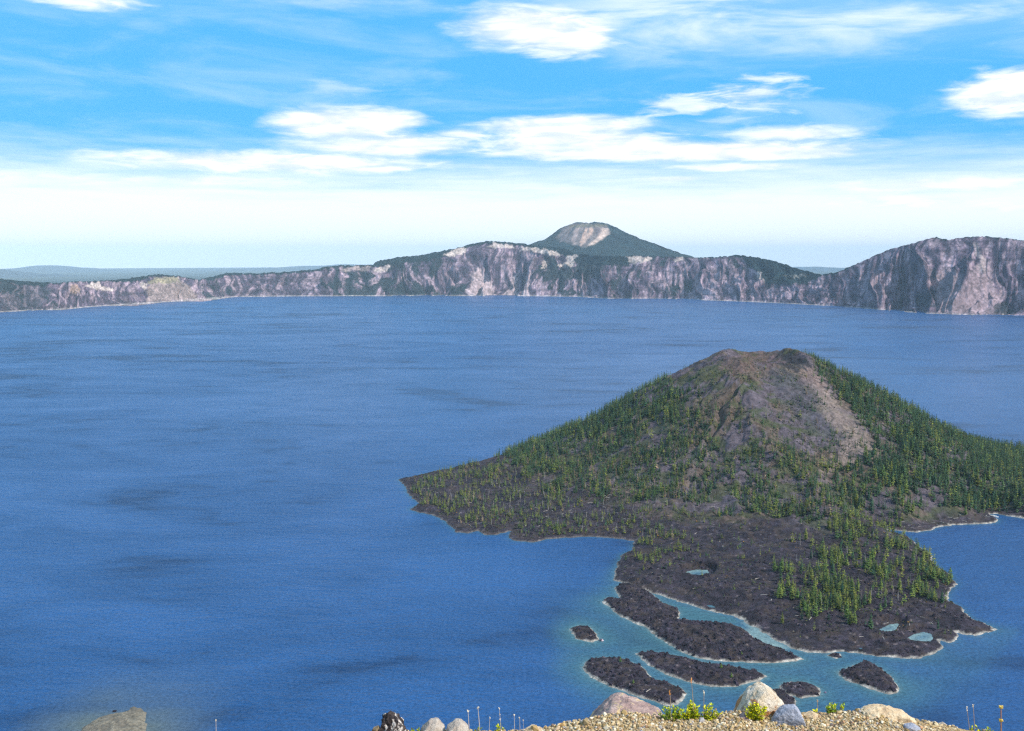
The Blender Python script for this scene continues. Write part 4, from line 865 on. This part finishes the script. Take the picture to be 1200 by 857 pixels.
for (px, py, a, b, op, soft, nk) in CL:
    u0, v0 = azel(px, py); a2 = abs(azel(px+a, py)[0]-azel(px-a, py)[0])/2; b2 = b/20.2
    du = mathn(nt, 'MULTIPLY', mathn(nt, 'SUBTRACT', U, u0), 1/a2); dv = mathn(nt, 'MULTIPLY', mathn(nt, 'SUBTRACT', Vv_, v0), 1/b2)
    r2 = mathn(nt, 'ADD', mathn(nt, 'MULTIPLY', du, du), mathn(nt, 'MULTIPLY', dv, dv)); r = mathn(nt, 'SQRT', r2)
    r = mathn(nt, 'ADD', r, mathn(nt, 'MULTIPLY', mathn(nt, 'SUBTRACT', nA, .5), nk*3.2))
    mr = N(nt, 'ShaderNodeMapRange', interpolation_type='SMOOTHSTEP'); nt.links.new(r, mr.inputs[0])
    mr.inputs[1].default_value = 1.2; mr.inputs[2].default_value = 1.05-soft*1.35; mr.inputs[3].default_value = 0; mr.inputs[4].default_value = op
    o_ = mr.outputs[0]
    mask = o_ if mask is None else mathn(nt, 'SUBTRACT', mathn(nt, 'ADD', mask, o_), mathn(nt, 'MULTIPLY', mask, o_))
def maprange(v, a, b, c, d):
    mr = N(nt, 'ShaderNodeMapRange', interpolation_type='SMOOTHSTEP'); nt.links.new(v, mr.inputs[0])
    for i, k in enumerate((a, b, c, d)): mr.inputs[i+1].default_value = k
    return mr.outputs[0]
def screen(a, b): return mathn(nt, 'SUBTRACT', mathn(nt, 'ADD', a, b), mathn(nt, 'MULTIPLY', a, b))
# low veil: white up to ~4 degrees, streaky above
vv = mathn(nt, 'ADD', Vv_, mathn(nt, 'MULTIPLY', mathn(nt, 'SUBTRACT', nB, .5), 2.6))
veil = maprange(vv, 7.0, 2.6, 0, .95)
veil = screen(veil, mathn(nt, 'MULTIPLY', maprange(nC, .42, .74, .0, .26), maprange(Vv_, 16, 5, .45, 1)))
# thin cirrus sheet high on the right
cir = mathn(nt, 'MULTIPLY', maprange(Vv_, 9.5, 13.0, 0, 1), maprange(U, -1, 10, .04, 1))
cir = mathn(nt, 'MULTIPLY', cir, maprange(nC, .36, .66, .15, .8))
veil = screen(veil, cir)
# overcast-ish general cover high overhead (out of frame, lights the place)
over = mathn(nt, 'MULTIPLY', maprange(Vv_, 16, 30, 0, .4), maprange(nC, .3, .7, .3, 1)); veil = screen(veil, over)
tint = mixc(nt, 1.0, sky.outputs[0], (.40, 1.0, 1.75), 'MULTIPLY')
k1 = 1/BGS
blue = mixc(nt, .88, tint, (.075*k1, .42*k1, .80*k1))
c = mixc(nt, veil, blue, (.90*k1, .95*k1, .99*k1)); mask = mathn(nt, 'MULTIPLY', mask, maprange(nB, .25, .6, .62, 1))
cc_ = mixc(nt, maprange(nA, .38, .62, 0, 1), (1.0*k1, 1.0*k1, 1.02*k1), (.74*k1, .79*k1, .87*k1)); c = mixc(nt, mask, c, cc_)
nt.links.new(c, bg.inputs[0])
cam = bpy.data.cameras.new('camera'); co = bpy.data.objects.new('camera', cam); COL.objects.link(co)
co.location = (0, 0, H); co.rotation_euler = (math.pi/2-PITCH, 0, 0)
cam.sensor_width = 36; cam.lens = 36*F/1200; cam.clip_start = .1; cam.clip_end = 200000; sc.camera = co
sc.view_settings.view_transform = 'Standard'; sc.view_settings.look = 'None'; sc.view_settings.gamma = 1; sc.view_settings.exposure = 0.36
sc.view_settings.use_curve_mapping = False
sc.cycles.use_denoising = False; sc.cycles.filter_width = 1.3; sc.cycles.max_bounces = 3; sc.cycles.diffuse_bounces = 2; sc.cycles.glossy_bounces = 2; sc.cycles.volume_bounces = 0
w.cycles.sampling_method = 'MANUAL'; w.cycles.sample_map_resolution = 512
